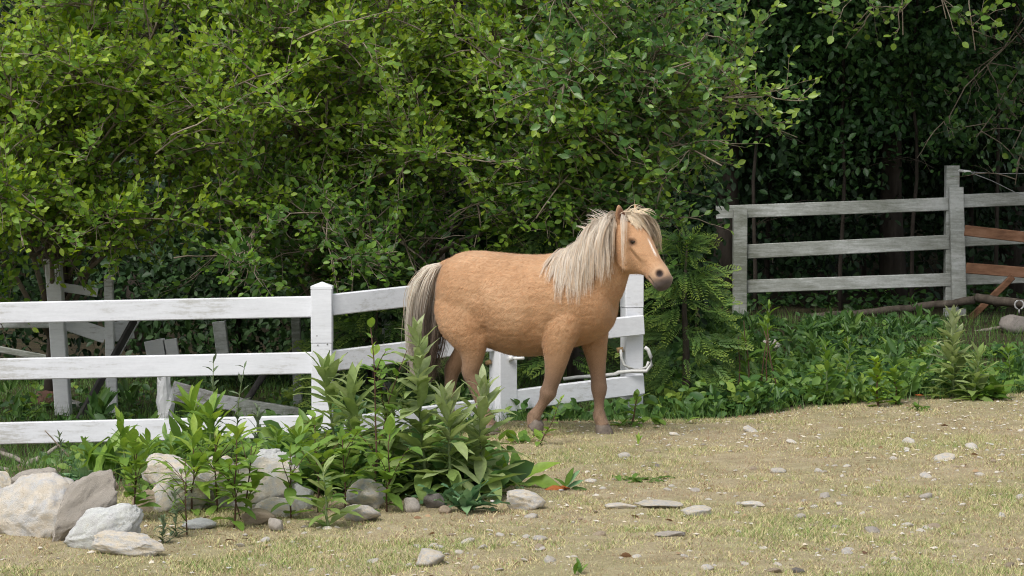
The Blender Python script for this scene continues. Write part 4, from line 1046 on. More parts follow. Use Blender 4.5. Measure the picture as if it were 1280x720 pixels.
# saplings over the rock pile
H_('bushy fresh green sapling in front of the tan rock', 168, 650, 170, 548, 44, 'ovate', WEED, .095, .06, 0, 50, 'sapling', 'sapling', stem='stem_red', r=.005, lv=(1.4, 3.4), t0=.02)
H_('sapling with a long bare red stem left of the rock pile middle', 234, 668, 232, 572, 13, 'lance', WEED, .07, .05, 0, 45, 'sapling', 'sapling', stem='stem_red', r=.004, lv=(1, 3), t0=.4)
H_('bushy sapling at the centre of the rock pile with a brown stem', 292, 660, 296, 545, 46, 'ovate', WEED, .09, .065, -5, 45, 'sapling', 'sapling', stem='stem_red', r=.005, lv=(1.2, 3.2), t0=.04)
H_('sapling with spread oval leaves on dark stems before the big grey-tan rock', 307, 650, 315, 558, 16, 'ovate', WEED, .10, .08, 5, 50, 'sapling', 'sapling', stem='stem_red', r=.005, lv=(1, 3), t0=.1)
H_('side shoot sapling leaning left before the big grey-tan rock', 303, 650, 283, 585, 9, 'ovate', WEED, .09, .07, 5, 50, 'sapling', 'sapling', stem='stem_red', r=.004, lv=(1, 3), t0=.3)
H_('sapling at the right end of the rock pile beside the white rock', 364, 648, 362, 562, 24, 'ovate', WEED, .09, .06, 0, 50, 'sapling', 'sapling', stem='stem_red', r=.005, lv=(1.2, 3.2), t0=.05)
H_('sapling with pale pointed leaves above the pale rounded rock', 240, 640, 243, 545, 34, 'lance', WEED, .13, .09, 0, 50, 'sapling', 'sapling', stem='stem_red', r=.005, lv=(1.8, 3.8), t0=.1)
H_('sapling spreading broad light leaves right of the pale rounded rock', 272, 640, 268, 540, 34, 'lance', WEED, .13, .09, -5, 50, 'sapling', 'sapling', stem='stem_red', r=.005, lv=(1.8, 3.8), t0=.1)
H_('grey-green wispy herb at the foot of the saplings on the left', 222, 672, 218, 615, 36, 'lance', M['leaf_grey'], .05, .03, 20, 60, r=.003, lv=(0, 3))
H_('low grey-green wispy herb on the grass before the flat white stone', 205, 680, 203, 648, 30, 'lance', M['leaf_grey'], .05, .03, 10, 60, r=.003, lv=(0, 3))
# dock and leafy plants along the left rail
rosette('dock_plant', 'dock with a broad pale horizontal leaf above the largest boulder', 'dock', G(118, 606), 12, 'dock', M['leaf_blue'], (.16, .27), (0, 40), (1, 4), azr=(2.4, 4.6))
rosette('dock_plant', 'dock with tall upright leaf blades against the left white rail', 'dock', G(122, 600), 9, 'dock', WEED, (.2, .3), (55, 88), (1, 3), spread=.04)
H_('leafy weed against the low rail between the dock and the saplings', 158, 600, 152, 535, 26, 'lance', WEED, .17, .1, 10, 65, lv=(1, 3))
H_('low leafy weed behind the bushy fresh sapling', 188, 610, 186, 555, 24, 'lance', WEED, .14, .09, 5, 60, lv=(1, 3))
H_('leafy weed at the back of the rock pile before the low rail', 262, 598, 262, 520, 30, 'lance', WEED, .19, .12, 5, 65, lv=(1, 3))
H_('tall leafy weed in front of the low rail with upright leaves', 250, 592, 242, 512, 24, 'lance', WEED, .2, .14, 10, 75, lv=(1, 3))
H_('slender grey-green stalk with paired leaves crossing the middle rail', 268, 596, 267, 455, 26, 'lance', M['leaf_grey'], .11, .05, 25, 55, 'slender_weed', 'weed', r=.005, lv=(1, 3.5), whorl=2, t0=.2)
H_('slender grey-green stalk leaning right across the middle rail', 283, 596, 305, 458, 22, 'lance', M['leaf_grey'], .1, .05, 25, 55, 'slender_weed', 'weed', r=.005, lv=(1, 3.5), whorl=2, t0=.2)
H_('grey-leaved bushy herb in front of the low rail left of the capped post', 325, 600, 322, 510, 60, 'lance', M['leaf_grey'], .09, .05, 10, 60, 'grey_herb', 'herb', r=.005, lv=(.5, 3.4))
H_('low grey-leaved herb right of the bushy grey one', 348, 604, 346, 540, 40, 'lance', WEED, .12, .07, 10, 60, 'grey_herb', 'herb', r=.005, lv=(.5, 2.4))
H_('leafy weed below the capped post behind the thin sapling', 378, 612, 374, 545, 30, 'lance', WEED, .16, .1, 5, 60, lv=(1, 3))
H_('small wild plant with flowering spike before the left white rail', 78, 592, 74, 545, 26, 'lance', M['leaf_grey'], .06, .03, 20, 70, r=.004, lv=(1, 4))
H_('small sapling behind the middle rail at the left edge', 45, 535, 44, 492, 12, 'ovate', WEED, .09, .05, 20, 60, 'sapling', 'sapling', r=.005, lv=(1.5, 3))
# right hand weeds
H_('tall pale mullein spike standing out of the weeds below the grey post', 1192, 497, 1190, 398, 70, 'lance', HERB, .2, .08, 10, 80, 'mullein', 'mullein', whorl=2, r=.013, lv=(1.5, 4), Lmid=.2)
H_('second smaller mullein leaning right of the tall pale one', 1215, 500, 1224, 448, 34, 'lance', HERB, .22, .09, 5, 70, 'mullein', 'mullein', whorl=2, r=.01, lv=(.8, 2.6))
rosette('dock_plant', 'broad weed leaves right of the tall mullein spike', 'dock', G(1235, 499), 20, 'dock', WEED, (.14, .26), (10, 60), (0, 2), spread=.06)
H_('yellow-green bushy weed at the pasture edge left of the mullein', 1098, 508, 1095, 452, 52, 'ovate', M['leaf_lime'], .10, .07, 5, 60, lv=(0, 3), r=.008, stem='stem_red')
H_('bushy weed with narrow leaves in front of the yellow-green one', 1120, 505, 1118, 462, 34, 'ovate', WEED, .1, .07, 5, 60, lv=(1, 3), r=.007, stem='stem_red')
H_('tall leafy weed below the left post of the grey fence', 968, 500, 962, 385, 44, 'lance', WEED, .18, .1, 10, 65, lv=(.6, 2.6), r=.009)
H_('upright weed with large leaves right of the cedar', 938, 505, 930, 425, 36, 'lance', WEED, .17, .1, 10, 65, lv=(.6, 2.4), r=.009)
H_('wide leafy weed in the middle of the right hand weeds', 1035, 505, 1032, 430, 40, 'lance', WEED, .19, .1, 5, 65, lv=(.5, 2.4), r=.009)
H_('weed with a seed spike left of the yellow-green bush', 1058, 502, 1060, 420, 26, 'lance', WEED, .13, .05, 10, 75, lv=(.8, 2.6), r=.006)
H_('leafy weed at the right edge below the grey boulder', 1262, 490, 1260, 440, 36, 'lance', WEED, .16, .09, 5, 65, lv=(.5, 2.4), r=.008)
rosette('broadleaf_plant', 'small red-flowered weed on the pasture edge', 'weed', G(1150, 512), 9, 'ovate', WEED, (.06, .11), (5, 50), (0, 2), spread=.04)
fl = bpy.data.objects[-1] if False else None
for px_, py_ in ((945, 505), (955, 500), (939, 500)):
    pass
def dead_stalks():
    root = thing('dead_stalks', 'dark dead stalks standing in the weeds right of the cedar', 'stalks', G(945, 505))
    for dx in (-.12, -.05, .02, .08, .16):
        mb = MB(); tube(mb, curve_pts((dx, .05 * dx, 0), (dx + RNG.normal(0, .03), 0, RNG.uniform(.4, .7)), 0, 6, .02), np.linspace(.006, .003, 6), 5)
        link('stalk', mb.mesh('stalk', M['stem_red']), root)
dead_stalks()
# red poppy-like withered leaf
b = G(1148, 508); mb = MB()
r_ = thing('red_flower', 'single small orange-red flower at the edge of the right hand weeds', 'flower', b)
tube(mb, [(0, 0, 0), (.005, 0, .07)], .003, 5); link('stem', mb.mesh('stem', M['stem_green']), r_)
for k in range(5):
    th = k * 1.257; put_leaf(r_, 'round', M['leaf_orange'], (.005, 0, .07), (math.cos(th), math.sin(th), .35), .035, 0).name = 'petal'

def ground_cover():
    """low weeds too many to count"""
    lf = Leafer()
    def patch(n, xa, xb, Ya, Yb, h, sz, lvm, cond=None):
        for i in range(n):
            Y = RNG.uniform(Ya, Yb); x = at(RNG.uniform(xa, xb), 400, Y).x
            if cond and not cond(x, Y): continue
            if Y > 14.4 and math.sin(x * 4.3 + 1.7 * math.sin(Y * 2.1)) * math.sin(Y * 3.1 + x) > RNG.uniform(.0, .5): continue
            k = RNG.integers(5, 11); p = np.array([x, Y, float(gz(x, Y))])
            hh = RNG.uniform(.25, 1) * h
            P = p + RNG.normal(0, .05, (k, 3)) * [1, 1, 0] + np.stack([np.zeros(k), np.zeros(k), RNG.random(k) * hh], -1)
            a_ = RNG.uniform(0, 6.28, k); D = np.stack([np.cos(a_), np.sin(a_), RNG.uniform(-.1, 1.0, k)], -1)
            lf.P.append(P); lf.D.append(D); lf.Nn.append(np.array([0, -.5, .75]) + RNG.normal(0, .55, (k, 3)))
            lf.s.append(RNG.uniform(.5, 1.6) * RNG.uniform(.6, 1.2, k) * sz); lf.lv.append(np.clip(RNG.normal(lvm, .2) + RNG.normal(0, .14, k) , 0, 1))
    patch(2700, 815, 1750, 15.0, 19.4, .13, .062, .40, lambda x, Y: Y > edge_y(x) + .12 and not (x > 3.6 and Y > 19.2))
    patch(700, 830, 1260, 15.0, 17.4, .24, .066, .5, lambda x, Y: Y > edge_y(x) + .15)
    patch(420, 880, 1180, 19.2, 21.2, .07, .065, .2)  # this and the next: low leaf value paints in the rear shade
    patch(200, 880, 1400, 22.4, 24.0, .25, .08, .1)
    patch(420, -100, 640, 14.6, 18.5, .15, .06, .4)
    patch(130, 70, 560, 11.6, 13.6, .13, .075, .5)
    patch(160, 340, 620, 10.9, 11.9, .20, .10, .45)
    patch(60, 600, 850, 14.9, 15.4, .14, .08, .4, lambda x, Y: Y > 14.75)
    P, Rm, s, lv = lf.done(); mb = MB(); leaves_to_mesh(mb, P, Rm, s, lv, 'ovate')
    lf = Leafer()
    def tufts(n, xa, xb, Ya, Yb, L, lvm, back=0):
        for i in range(n):
            Y = RNG.uniform(Ya, Yb); x = at(RNG.uniform(xa, xb), 400, Y).x
            if Y < edge_y(x) + .1 and not back: continue
            k = RNG.integers(9, 20); p = np.array([x, Y, float(gz(x, Y))]); sc_ = RNG.uniform(.5, 1.3); H = RNG.uniform(0, .22) * sc_
            P = p + RNG.normal(0, .02, (k, 3)) * [1, 1, 0] + np.stack([np.zeros(k), np.zeros(k), RNG.random(k) * H], -1)
            a_ = RNG.uniform(0, 6.28, k); D = np.stack([np.cos(a_), np.sin(a_), RNG.uniform(.3, 2.2, k)], -1)
            lf.P.append(P); lf.D.append(D); lf.Nn.append(np.array([0, -.7, .6]) + RNG.normal(0, .4, (k, 3)))
            lf.s.append(RNG.uniform(.5, 1.15, k) * L * sc_); lf.lv.append(np.clip(RNG.normal(lvm, .15) + RNG.normal(0, .12, k), 0, 1))
    tufts(230, 820, 1750, 15.0, 18.8, .115, .5)
    tufts(40, 880, 1180, 18.8, 20.6, .11, .35)
    tufts(30, -100, 620, 14.6, 17.6, .15, .45, 1)
    tufts(22, 60, 560, 11.6, 13.6, .14, .6, 1)
    P, Rm, s, lv = lf.done(); leaves_to_mesh(mb, P, Rm, s, lv, 'blade')
    tag(link('low_weeds', mb.mesh('low_weeds', M['leaf_weed_shaded'])), 'thick low green weeds carpeting the ground along the fences', 'weeds', kind='stuff')
    n = 38000
    Y = RNG.uniform(14.4, 21.5, n); X = (RNG.random(n) * 2 - 1) * Y * .24
    left = RNG.random(n) < .13; Y = np.where(left, RNG.uniform(11, 14.4, n), Y); X = np.where(left, -.3 - RNG.random(n) * 2.6, X)
    k = (Y > edge_y(X)) | left; X, Y = X[k], Y[k]; n = len(X); h = RNG.uniform(.04, .16, n)
    az = RNG.random(n) * 6.28; w = .003; B = np.stack([X, Y, gz(X, Y) - .01], -1); s_ = np.stack([np.cos(az), np.sin(az), 0 * az], -1) * w
    tip = B + np.stack([RNG.normal(0, .35, n) * h, RNG.normal(0, .35, n) * h, h], -1)
    mb = MB(); mb.add(np.stack([B - s_, B + s_, tip], 1).reshape(-1, 3), np.arange(3 * n).reshape(-1, 3), np.repeat(np.clip(RNG.normal(.5, .15, n), 0, 1), 3))
    tag(link('tall_grass', mb.mesh('tall_grass', M['leaf_weed_shaded'], False)), 'longer green grass growing among the weeds along the fences', 'grass', kind='stuff')
ground_cover()
def litter():
    n = 900
    Y = RNG.uniform(8.4, 16.5, n); X = (RNG.random(n) * 2 - 1) * (Y * .222 + .6)
    k = (Y < edge_y(X) + .5); near = RNG.random(n) < np.clip(.12 + .8 * smooth(Y - edge_y(X), -1.2, 0) + .7 * (X < -.2) * (Y > 9.6), 0, 1); k &= near
    X, Y = X[k], Y[k]; n = len(X); P = np.stack([X, Y, gz(X, Y) + .008], -1)
    a_ = RNG.uniform(0, 6.28, n); D = np.stack([np.cos(a_), np.sin(a_), RNG.normal(.05, .15, n)], -1)
    mb = MB(); leaves_to_mesh(mb, P, frames(D, np.array([0, 0, 1.0]) + RNG.normal(0, .4, (n, 3))), RNG.uniform(.015, .05, n), RNG.random(n), 'ovate')
    tag(link('leaf_litter', mb.mesh('leaf_litter', M['leaf_dead'])), 'dead brown leaves and bits lying on the dry pasture', 'leaf litter', kind='stuff')
litter()

# ---------------------------------------------------------------- the pony
YAW = R(-22)
PONY = Vector((.07, 13.75, 0)); PONY.z = float(gz(PONY.x, PONY.y)) 
def ring_loft(bm_, secs, nseg=20):
    """secs: (centre, axis_u, axis_v, ru, rv[, p]) -> closed tube with superellipse sections"""
    rings = []
    for c, u, v, ru, rv in secs:
        ring = []
        for k in range(nseg):
            a_ = 2 * math.pi * k / nseg; ring.append(bm_.verts.new(Vector(c) + Vector(u) * (ru * math.cos(a_)) + Vector(v) * (rv * math.sin(a_))))
        rings.append(ring)
    for r0, r1 in zip(rings, rings[1:]):
        for k in range(nseg):
            bm_.faces.new((r0[k], r0[(k + 1) % nseg], r1[(k + 1) % nseg], r1[k]))
    bm_.faces.new(rings[0][::-1]); bm_.faces.new(rings[-1])

def spline(rows, n):
    """smooth resample of rows of numbers (Catmull-Rom)"""
    A = np.array(rows, float); m_ = len(A); out = []
    for q in np.linspace(0, m_ - 1, n):
        i = min(m_ - 2, int(q)); f = q - i
        p0, p1, p2, p3 = A[max(0, i - 1)], A[i], A[i + 1], A[min(m_ - 1, i + 2)]
        out.append(.5 * ((2 * p1) + (-p0 + p2) * f + (2 * p0 - 5 * p1 + 4 * p2 - p3) * f * f + (-p0 + 3 * p1 - 3 * p2 + p3) * f ** 3))
    return np.array(out)

HEAD_P = Vector((.622, -.012, 1.236))
_hd = Vector((.332, -.155, -.342)).normalized()
_hl = Vector((-_hd.y, _hd.x, 0)); _hl = Vector((_hd.cross(Vector((0, 0, 1)))).normalized()) * -1      # towards the pony's left
_hf = _hl.cross(_hd).normalized()
if _hf.x < 0: _hf = -_hf
HLEN = .482
def hp(t, f, l): return HEAD_P + _hd * (t * HLEN) + _hf * f + _hl * l
EYE = {s: hp(.37, .048, s * .081) for s in (-1, 1)}
NOSE = {s: hp(.895, .046, s * .046) for s in (-1, 1)}
def pony_body():
    bm_ = bmesh.new()
    X, Yv, Zv = Vector((1, 0, 0)), Vector((0, 1, 0)), Vector((0, 0, 1))
    # trunk: x, z centre, half height, half width
    T = [(-.545, .83, .05, .05), (-.525, .83, .13, .11), (-.47, .825, .215, .19), (-.37, .82, .262, .238), (-.23, .795, .288, .25), (-.06, .765, .305, .272),
         (.10, .765, .302, .272), (.23, .785, .295, .25), (.335, .80, .275, .225), (.445, .795, .235, .195), (.535, .785, .165, .14), (.575, .775, .08, .075)]
    ring_loft(bm_, [((x, 0, z), Yv, Zv, w, h) for x, z, h, w in spline(T, 40)], 28)
    # neck: x, z, half depth, half width
    Nk = [(.26, .80, .28, .19), (.357, .872, .247, .18), (.455, .957, .205, .15), (.522, 1.043, .168, .12), (.57, 1.124, .142, .098), (.59, 1.195, .125, .085), (.60, 1.235, .09, .07)]
    sec = []
    for x, z, dd, w in spline(Nk, 18):
        n_ = Vector((.80, 0, -.60)); sec.append(((x, 0, z), Yv, n_, w, dd))
    ring_loft(bm_, sec, 24)
    # head: t, offset along face, half depth, half width
    Hd = [(-.10, -.02, .035, .035), (-.06, -.015, .07, .06), (.06, -.008, .098, .078), (.2, -.018, .128, .094), (.34, -.034, .146, .092), (.46, -.034, .136, .080), (.58, -.012, .100, .064),
          (.70, .002, .074, .056), (.82, .003, .068, .058), (.92, .002, .063, .058), (.99, -.004, .050, .049), (1.02, -.006, .028, .030)]
    sec = []
    for t_, of, dd, w in spline(Hd, 34): sec.append((hp(t_, of, 0), _hl, _hf, w * 1.07, dd))
    ring_loft(bm_, sec, 22)
    # lower lip and chin, brow, cheek
    def blob(c, r, sc=(1, 1, 1)):
        g = bmesh.ops.create_icosphere(bm_, subdivisions=2, radius=1)
        for v in g['verts']: v.co = Vector(c) + _hd * (v.co.x * r * sc[0]) + _hl * (v.co.y * r * sc[1]) + _hf * (v.co.z * r * sc[2])
    blob(hp(.915, -.044, 0), .027, (1.25, 1.15, .8))
    for s in (-1, 1):
        blob(hp(.335, .055, s * .070), .024, (1.5, .8, .8)); blob(hp(.39, -.055, s * .062), .055, (1.2, .6, 1.05)); blob(hp(.93, .026, s * .038), .022, (1.2, 1, 1))
    # legs: x, y, z, r front-back, r side
    legs = {
        'rf': [(.33, -.12, .78, .13, .085), (.30, -.145, .66, .125, .09), (.275, -.15, .55, .098, .077), (.262, -.145, .45, .073, .06), (.243, -.14, .36, .053, .047), (.222, -.135, .30, .046, .043), (.205, -.132, .255, .050, .046),
               (.178, -.13, .205, .032, .028), (.148, -.13, .16, .030, .026), (.118, -.13, .115, .040, .036), (.112, -.13, .085, .036, .034), (.118, -.13, .05, .036, .036)],
        'lf': [(.37, .11, .78, .13, .085), (.385, .13, .66, .11, .085), (.40, .13, .55, .084, .072), (.415, .125, .45, .063, .055), (.427, .12, .36, .047, .043), (.433, .12, .30, .047, .044), (.435, .12, .26, .047, .044),
               (.435, .12, .20, .032, .028), (.435, .12, .15, .030, .026), (.437, .12, .105, .039, .036), (.45, .12, .075, .036, .035), (.462, .12, .045, .038, .038)],
        'rh': [(-.34, -.10, .86, .16, .09), (-.335, -.135, .76, .185, .10), (-.315, -.152, .66, .17, .1), (-.285, -.155, .57, .128, .085), (-.270, -.15, .49, .086, .064), (-.275, -.145, .42, .062, .05), (-.287, -.14, .37, .055, .043), (-.272, -.135, .31, .042, .036),
               (-.24, -.13, .225, .033, .031), (-.212, -.13, .155, .032, .030), (-.192, -.13, .11, .039, .036), (-.178, -.13, .075, .036, .035), (-.168, -.13, .045, .038, .038)],
        'lh': [(-.34, .10, .86, .16, .09), (-.345, .135, .76, .18, .10), (-.355, .15, .66, .155, .095), (-.385, .148, .56, .115, .08), (-.43, .14, .475, .08, .06), (-.485, .135, .405, .06, .048), (-.52, .13, .355, .054, .043), (-.53, .13, .295, .04, .036),
               (-.538, .13, .22, .033, .031), (-.545, .13, .155, .032, .030), (-.55, .13, .11, .039, .036), (-.54, .13, .075, .036, .035), (-.53, .13, .045, .038, .038)]}
    for nm, rows in legs.items():
        A = spline(rows, 40); sec = []
        for i in range(40):
            d = Vector(A[min(39, i + 1), :3] - A[max(0, i - 1), :3]).normalized()
            u = Yv.cross(d).normalized(); v = d.cross(u)
            k_ = 1 + .03 * float(smooth(A[i, 2], .42, .22)); sec.append((A[i, :3], u, v, A[i, 3] * k_, A[i, 4] * k_))
        ring_loft(bm_, sec, 16)
    # dock of the tail
    ring_loft(bm_, [((x, 0, z), Yv, Vector((.7, 0, .7)), r, r) for x, z, r in spline([(-.42, 1.0, .05), (-.50, 1.01, .045), (-.56, .985, .04), (-.60, .93, .03), (-.615, .87, .018)], 12)], 12)
    # ears
    for s in (-1, 1):
        b0 = hp(.035, .055, s * .052); up = (Vector((-.06, 0, 1)) * .9 + _hl * s * .18).normalized()
        face_ = Vector((.45, -.89, 0)) if s < 0 else Vector((.85, .3, 0))
        side = up.cross(face_).normalized(); th_ = side.cross(up).normalized()
        ring_loft(bm_, [(b0 + up * z, side, th_, w, w2) for z, w, w2 in spline([(-.03, .028, .024), (.0, .028, .02), (.03, .033, .016), (.06, .029, .013), (.088, .017, .010), (.108, .005, .005)], 12)], 12)
    me0 = bpy.data.meshes.new('tmp'); bmesh.ops.recalc_face_normals(bm_, faces=bm_.faces); bm_.to_mesh(me0); bm_.free()
    tmp = bpy.data.objects.new('tmp', me0); COL.objects.link(tmp)
    md = tmp.modifiers.new('r', 'REMESH'); md.mode = 'VOXEL'; md.voxel_size = .0070; md.use_smooth_shade = True
    ms = tmp.modifiers.new('s', 'SMOOTH'); ms.factor = .5; ms.iterations = 8
    dg = bpy.context.evaluated_depsgraph_get(); ev = tmp.evaluated_get(dg)
    me = bpy.data.meshes.new_from_object(ev); me.name = 'pony'
    bpy.data.objects.remove(tmp); bpy.data.meshes.remove(me0)
    n = len(me.vertices); co = np.empty(n * 3, np.float32); me.vertices.foreach_get('co', co); co = co.reshape(-1, 3).astype(float)
    nm = np.empty(n * 3, np.float32); me.vertices.foreach_get('normal', nm); nm = nm.reshape(-1, 3)
    def gp(c, r): return np.exp(-((co - np.array(c)) ** 2).sum(1) / r ** 2)
    # modelling by displacement: nostrils, eye sockets, mouth, flank, shoulder, coat clumps
    disp = np.zeros(n)
    for s in (-1, 1):
        disp += .008 * gp(NOSE[s], .032); disp -= .034 * gp(NOSE[s], .019)
        disp -= .008 * gp(EYE[s], .017); disp += .010 * gp(hp(.335, .060, s * .088), .016)
        disp -= .012 * gp(hp(.64, -.01, s * .06), .045)
        for q in np.linspace(0, 1, 10): disp += .006 * gp(hp(.40 + .22 * q, .030 - .012 * q, s * .078), .014); disp -= .005 * gp(hp(.40 + .2 * q, .006 - .012 * q, s * .08), .012)
        for q in np.linspace(0, 1, 10): disp += .006 * gp(hp(.26 + .24 * q, -.10 + .085 * abs(q - .5) ** 2 - .02 * q, s * .055), .022)
        for q in np.linspace(0, 1, 14): disp -= .0065 * gp(hp(.82 + .17 * q, -.026 + .002 * q, s * (.058 - .03 * q * q)), .0085)
        disp -= .014 * gp((-.205, s * .25, .72), .06) + .020 * gp((-.175, s * .24, .60), .05) + .012 * gp((-.215, s * .25, .82), .05)
        disp -= .024 * gp((.170, s * .25, .56), .038) + .020 * gp((.165, s * .26, .63), .038) + .014 * gp((.16, s * .26, .71), .045) + .008 * gp((.17, s * .26, .79), .05)
        disp -= .006 * gp((.40, s * .15, .90), .08)
    disp -= .012 * gp((.53, 0, .74), .05)
    nn = np.array([noise.noise(Vector(p * [26, 26, 55])) + .6 * noise.noise(Vector(p * [50, 50, 90])) for p in co])
    body_m = smooth(co[:, 2], .42, .55) * (1 - smooth(co[:, 0], .45, .6))
    disp += .0018 * nn * body_m
    co2 = co + nm * disp[:, None]
    me.vertices.foreach_set('co', co2.astype(np.float32).ravel()); me.update()
    # coat colours, with shading painted in: pale back, dark belly and creases
    tan = np.array([.44, .262, .142]); C = np.tile(tan, (n, 1))
    def mixc(c, w): 
        nonlocal C
        w = np.clip(w, 0, 1)[:, None]; C = C * (1 - w) + np.array(c) * w
    mixc((.52, .335, .20), .7 * smooth(co[:, 2], .95, 1.1) * (co[:, 0] < .3))  # back lightened as if lit from above
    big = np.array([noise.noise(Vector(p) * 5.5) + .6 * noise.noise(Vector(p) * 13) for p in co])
    mixc((.31, .175, .092), .55 * smooth(co[:, 2], .66, .47) * (co[:, 2] > .3))  # lower body darkened as painted shade
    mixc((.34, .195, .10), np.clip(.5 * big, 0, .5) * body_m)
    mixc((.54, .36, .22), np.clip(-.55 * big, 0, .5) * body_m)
    mixc((.34, .18, .085), .6 * np.clip(gp((-.21, -.25, .64), .12) + 1.2 * gp((.165, -.26, .60), .085) + gp((.46, -.10, .66), .16) + .8 * gp((.0, -.2, .50), .16), 0, 1))  # painted shade in the flank, elbow, chest and belly hollows
    legm = smooth(co[:, 2], .55, .28) * (np.abs(co[:, 0] + .05) > .08)
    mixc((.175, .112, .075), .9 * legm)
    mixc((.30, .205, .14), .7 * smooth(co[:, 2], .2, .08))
    # head
    hv = co - np.array(HEAD_P); ht = hv @ np.array(_hd) / HLEN; hfv = hv @ np.array(_hf); hlv = hv @ np.array(_hl)
    head = smooth(ht, -.05, .1) * (np.abs(hlv) < .13) * (np.abs(hfv + .02) < .19) * (ht < 1.15)
    mixc((.45, .26, .14), .5 * head)
    mixc((.46, .31, .20), head * .55 * smooth(ht, .70, .84))
    mixc((.092, .072, .066), head * np.clip(np.maximum(smooth(ht - 1.2 * hfv + .06 * big, .84, 1.0), .75 * smooth(ht + .1 * big, .95, 1.02)), 0, 1))
    mlin = np.zeros(n)
    for s in (-1, 1):
        for q in np.linspace(0, 1, 14): mlin = np.maximum(mlin, gp(hp(.82 + .17 * q, -.026 + .002 * q, s * (.058 - .03 * q * q)), .008))
    mixc((.04, .03, .028), .85 * mlin)
    mixc((.035, .022, .02), np.clip(sum(gp(NOSE[s], .027) for s in (-1, 1)) * 2.4 - .5, 0, 1))
    mixc((.10, .05, .03), np.clip(sum(gp(EYE[s], .027) for s in (-1, 1)) * 1.5 - .3, 0, 1))
    bl = head * smooth(hfv, .03, .05) * smooth(ht, .38, .50) * (1 - smooth(ht, .58, .72)) * np.exp(-((hlv + .010) / (.011 + .006 * np.sin(ht * 9))) ** 2)
    mixc((.80, .74, .68), np.clip(bl * 1.5 - .2, 0, .85))
    # inside of the ears
    for s in (-1, 1):
        fc = np.array([.45, -.89, 0]) if s < 0 else np.array([.85, .3, 0]); c = np.array(hp(.035, .055, s * .052)) + np.array([0, 0, .045]); ctr = np.exp(-((co - c - [0, 0, .005]) ** 2 / np.array([.03, .03, .042]) ** 2).sum(1) * 1.2) * smooth(nm @ fc, .05, .5) * 2.6
        mixc((.14, .065, .035), ctr)
    mixc((.50, .43, .36), np.clip(gp((-.60, 0, .93), .08) * 1.5, 0, 1) * (co[:, 0] < -.55))
    C *= (1 + .07 * nn * body_m)[:, None]
    c4 = np.ones((n, 4), np.float32); c4[:, :3] = C
    ca = me.attributes.new('tint', 'FLOAT_COLOR', 'POINT'); ca.data.foreach_set('color', c4.ravel())
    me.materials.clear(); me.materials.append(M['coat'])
    me.polygons.foreach_set('use_smooth', np.ones(len(me.polygons), bool))
    return me
body_me = pony_body()
pony = link('pony', body_me, None, PONY); pony.rotation_euler = (0, 0, YAW)
tag(pony, 'stocky palomino pony with pale mane standing sideways in front of the white fence', 'pony')
BV = BVHTree.FromPolygons([v.co[:] for v in body_me.vertices], [p.vertices[:] for p in body_me.polygons])

def hoof(x, y, tilt, z=0.0):
    mb = MB(); n = 14; rows = [(0.0, .048, 0), (.008, .049, 0), (.03, .044, -.006), (.055, .038, -.014), (.062, .03, -.015)]
    V = []
    for z_, r_, dx in rows:
        for k in range(n):
            a_ = 2 * np.pi * k / n; V.append((r_ * math.cos(a_) * 1.12 + dx + .008, r_ * math.sin(a_), z_))
    f = [(i * n + k, i * n + (k + 1) % n, (i + 1) * n + (k + 1) % n, (i + 1) * n + k) for i in range(4) for k in range(n)]
    V = np.array(V); c, s = math.cos(tilt), math.sin(tilt); px_ = V[:, 0] - .055
    V = np.stack([px_ * c + V[:, 2] * s + .055, V[:, 1], -px_ * s + V[:, 2] * c], -1)
    mb.add(V + [x, y, z], f); mb.f.setdefault(n, []).append(np.array([list(range(n))[::-1], [4 * n + k for k in range(n)]]))
    link('hoof', mb.mesh('hoof', M['hoof']), pony)
hoof(.462, .12, 0); hoof(.10, -.13, .75, .004); hoof(-.165, -.13, 0); hoof(-.527, .13, .25, .003)
for s in (-1, 1):
    bm_ = bmesh.new(); bmesh.ops.create_uvsphere(bm_, u_segments=16, v_segments=10, radius=.0175)
    me = bpy.data.meshes.new('eye'); bm_.to_mesh(me); bm_.free(); me.polygons.foreach_set('use_smooth', np.ones(len(me.polygons), bool)); me.materials.append(M['black'])
    loc, nrm, *_ = BV.find_nearest(EYE[s])
    link('eye', me, pony, loc - nrm * .0105)

class Hair:
    def __init__(s): s.mb = MB()
    def strand(s, pts, w, nrm, c0, c1, tipw=.25):
        pts = np.asarray(pts, float); n = len(pts); t = norm(np.gradient(pts, axis=0))
        side = norm(np.cross(t, nrm)); ww = w * np.interp(np.linspace(0, 1, n), [0, .15, .7, 1], [.7, 1, .8, tipw])
        V = np.empty((2 * n, 3)); V[0::2] = pts - side * ww[:, None]; V[1::2] = pts + side * ww[:, None]
        i = np.arange(n - 1) * 2; f = np.stack([i, i + 1, i + 3, i + 2], -1)
        q = np.linspace(0, 1, n)[:, None]; C = np.repeat(np.asarray(c0) * (1 - q) + np.asarray(c1) * q, 2, 0)
        s.mb.addc(V, f, C)
def grow(p, d, L, n, grav, off, jitter=.06, pull=None):
    p = Vector(p); d = Vector(d).normalized(); st = L / n; out = [p.copy()]; nr = [Vector((0, -1, 0))]
    for i in range(n):
        d = (d + Vector((0, 0, -grav)) + (pull * .15 if pull else Vector()) + Vector(RNG.normal(0, jitter, 3))).normalized()
        p = p + d * st
        loc, nm, idx, dist = BV.find_nearest(p)
        if loc is not None:
            sd_ = (p - loc).dot(nm)
            if sd_ < off and dist < .12:
                p = loc + nm * off
                d = (p - out[-1]).normalized() if (p - out[-1]).length > 1e-5 else d
            nr.append(nm.copy() if dist < .1 else nr[-1])
        out.append(p.copy())
    return np.array(out), np.array(nr)
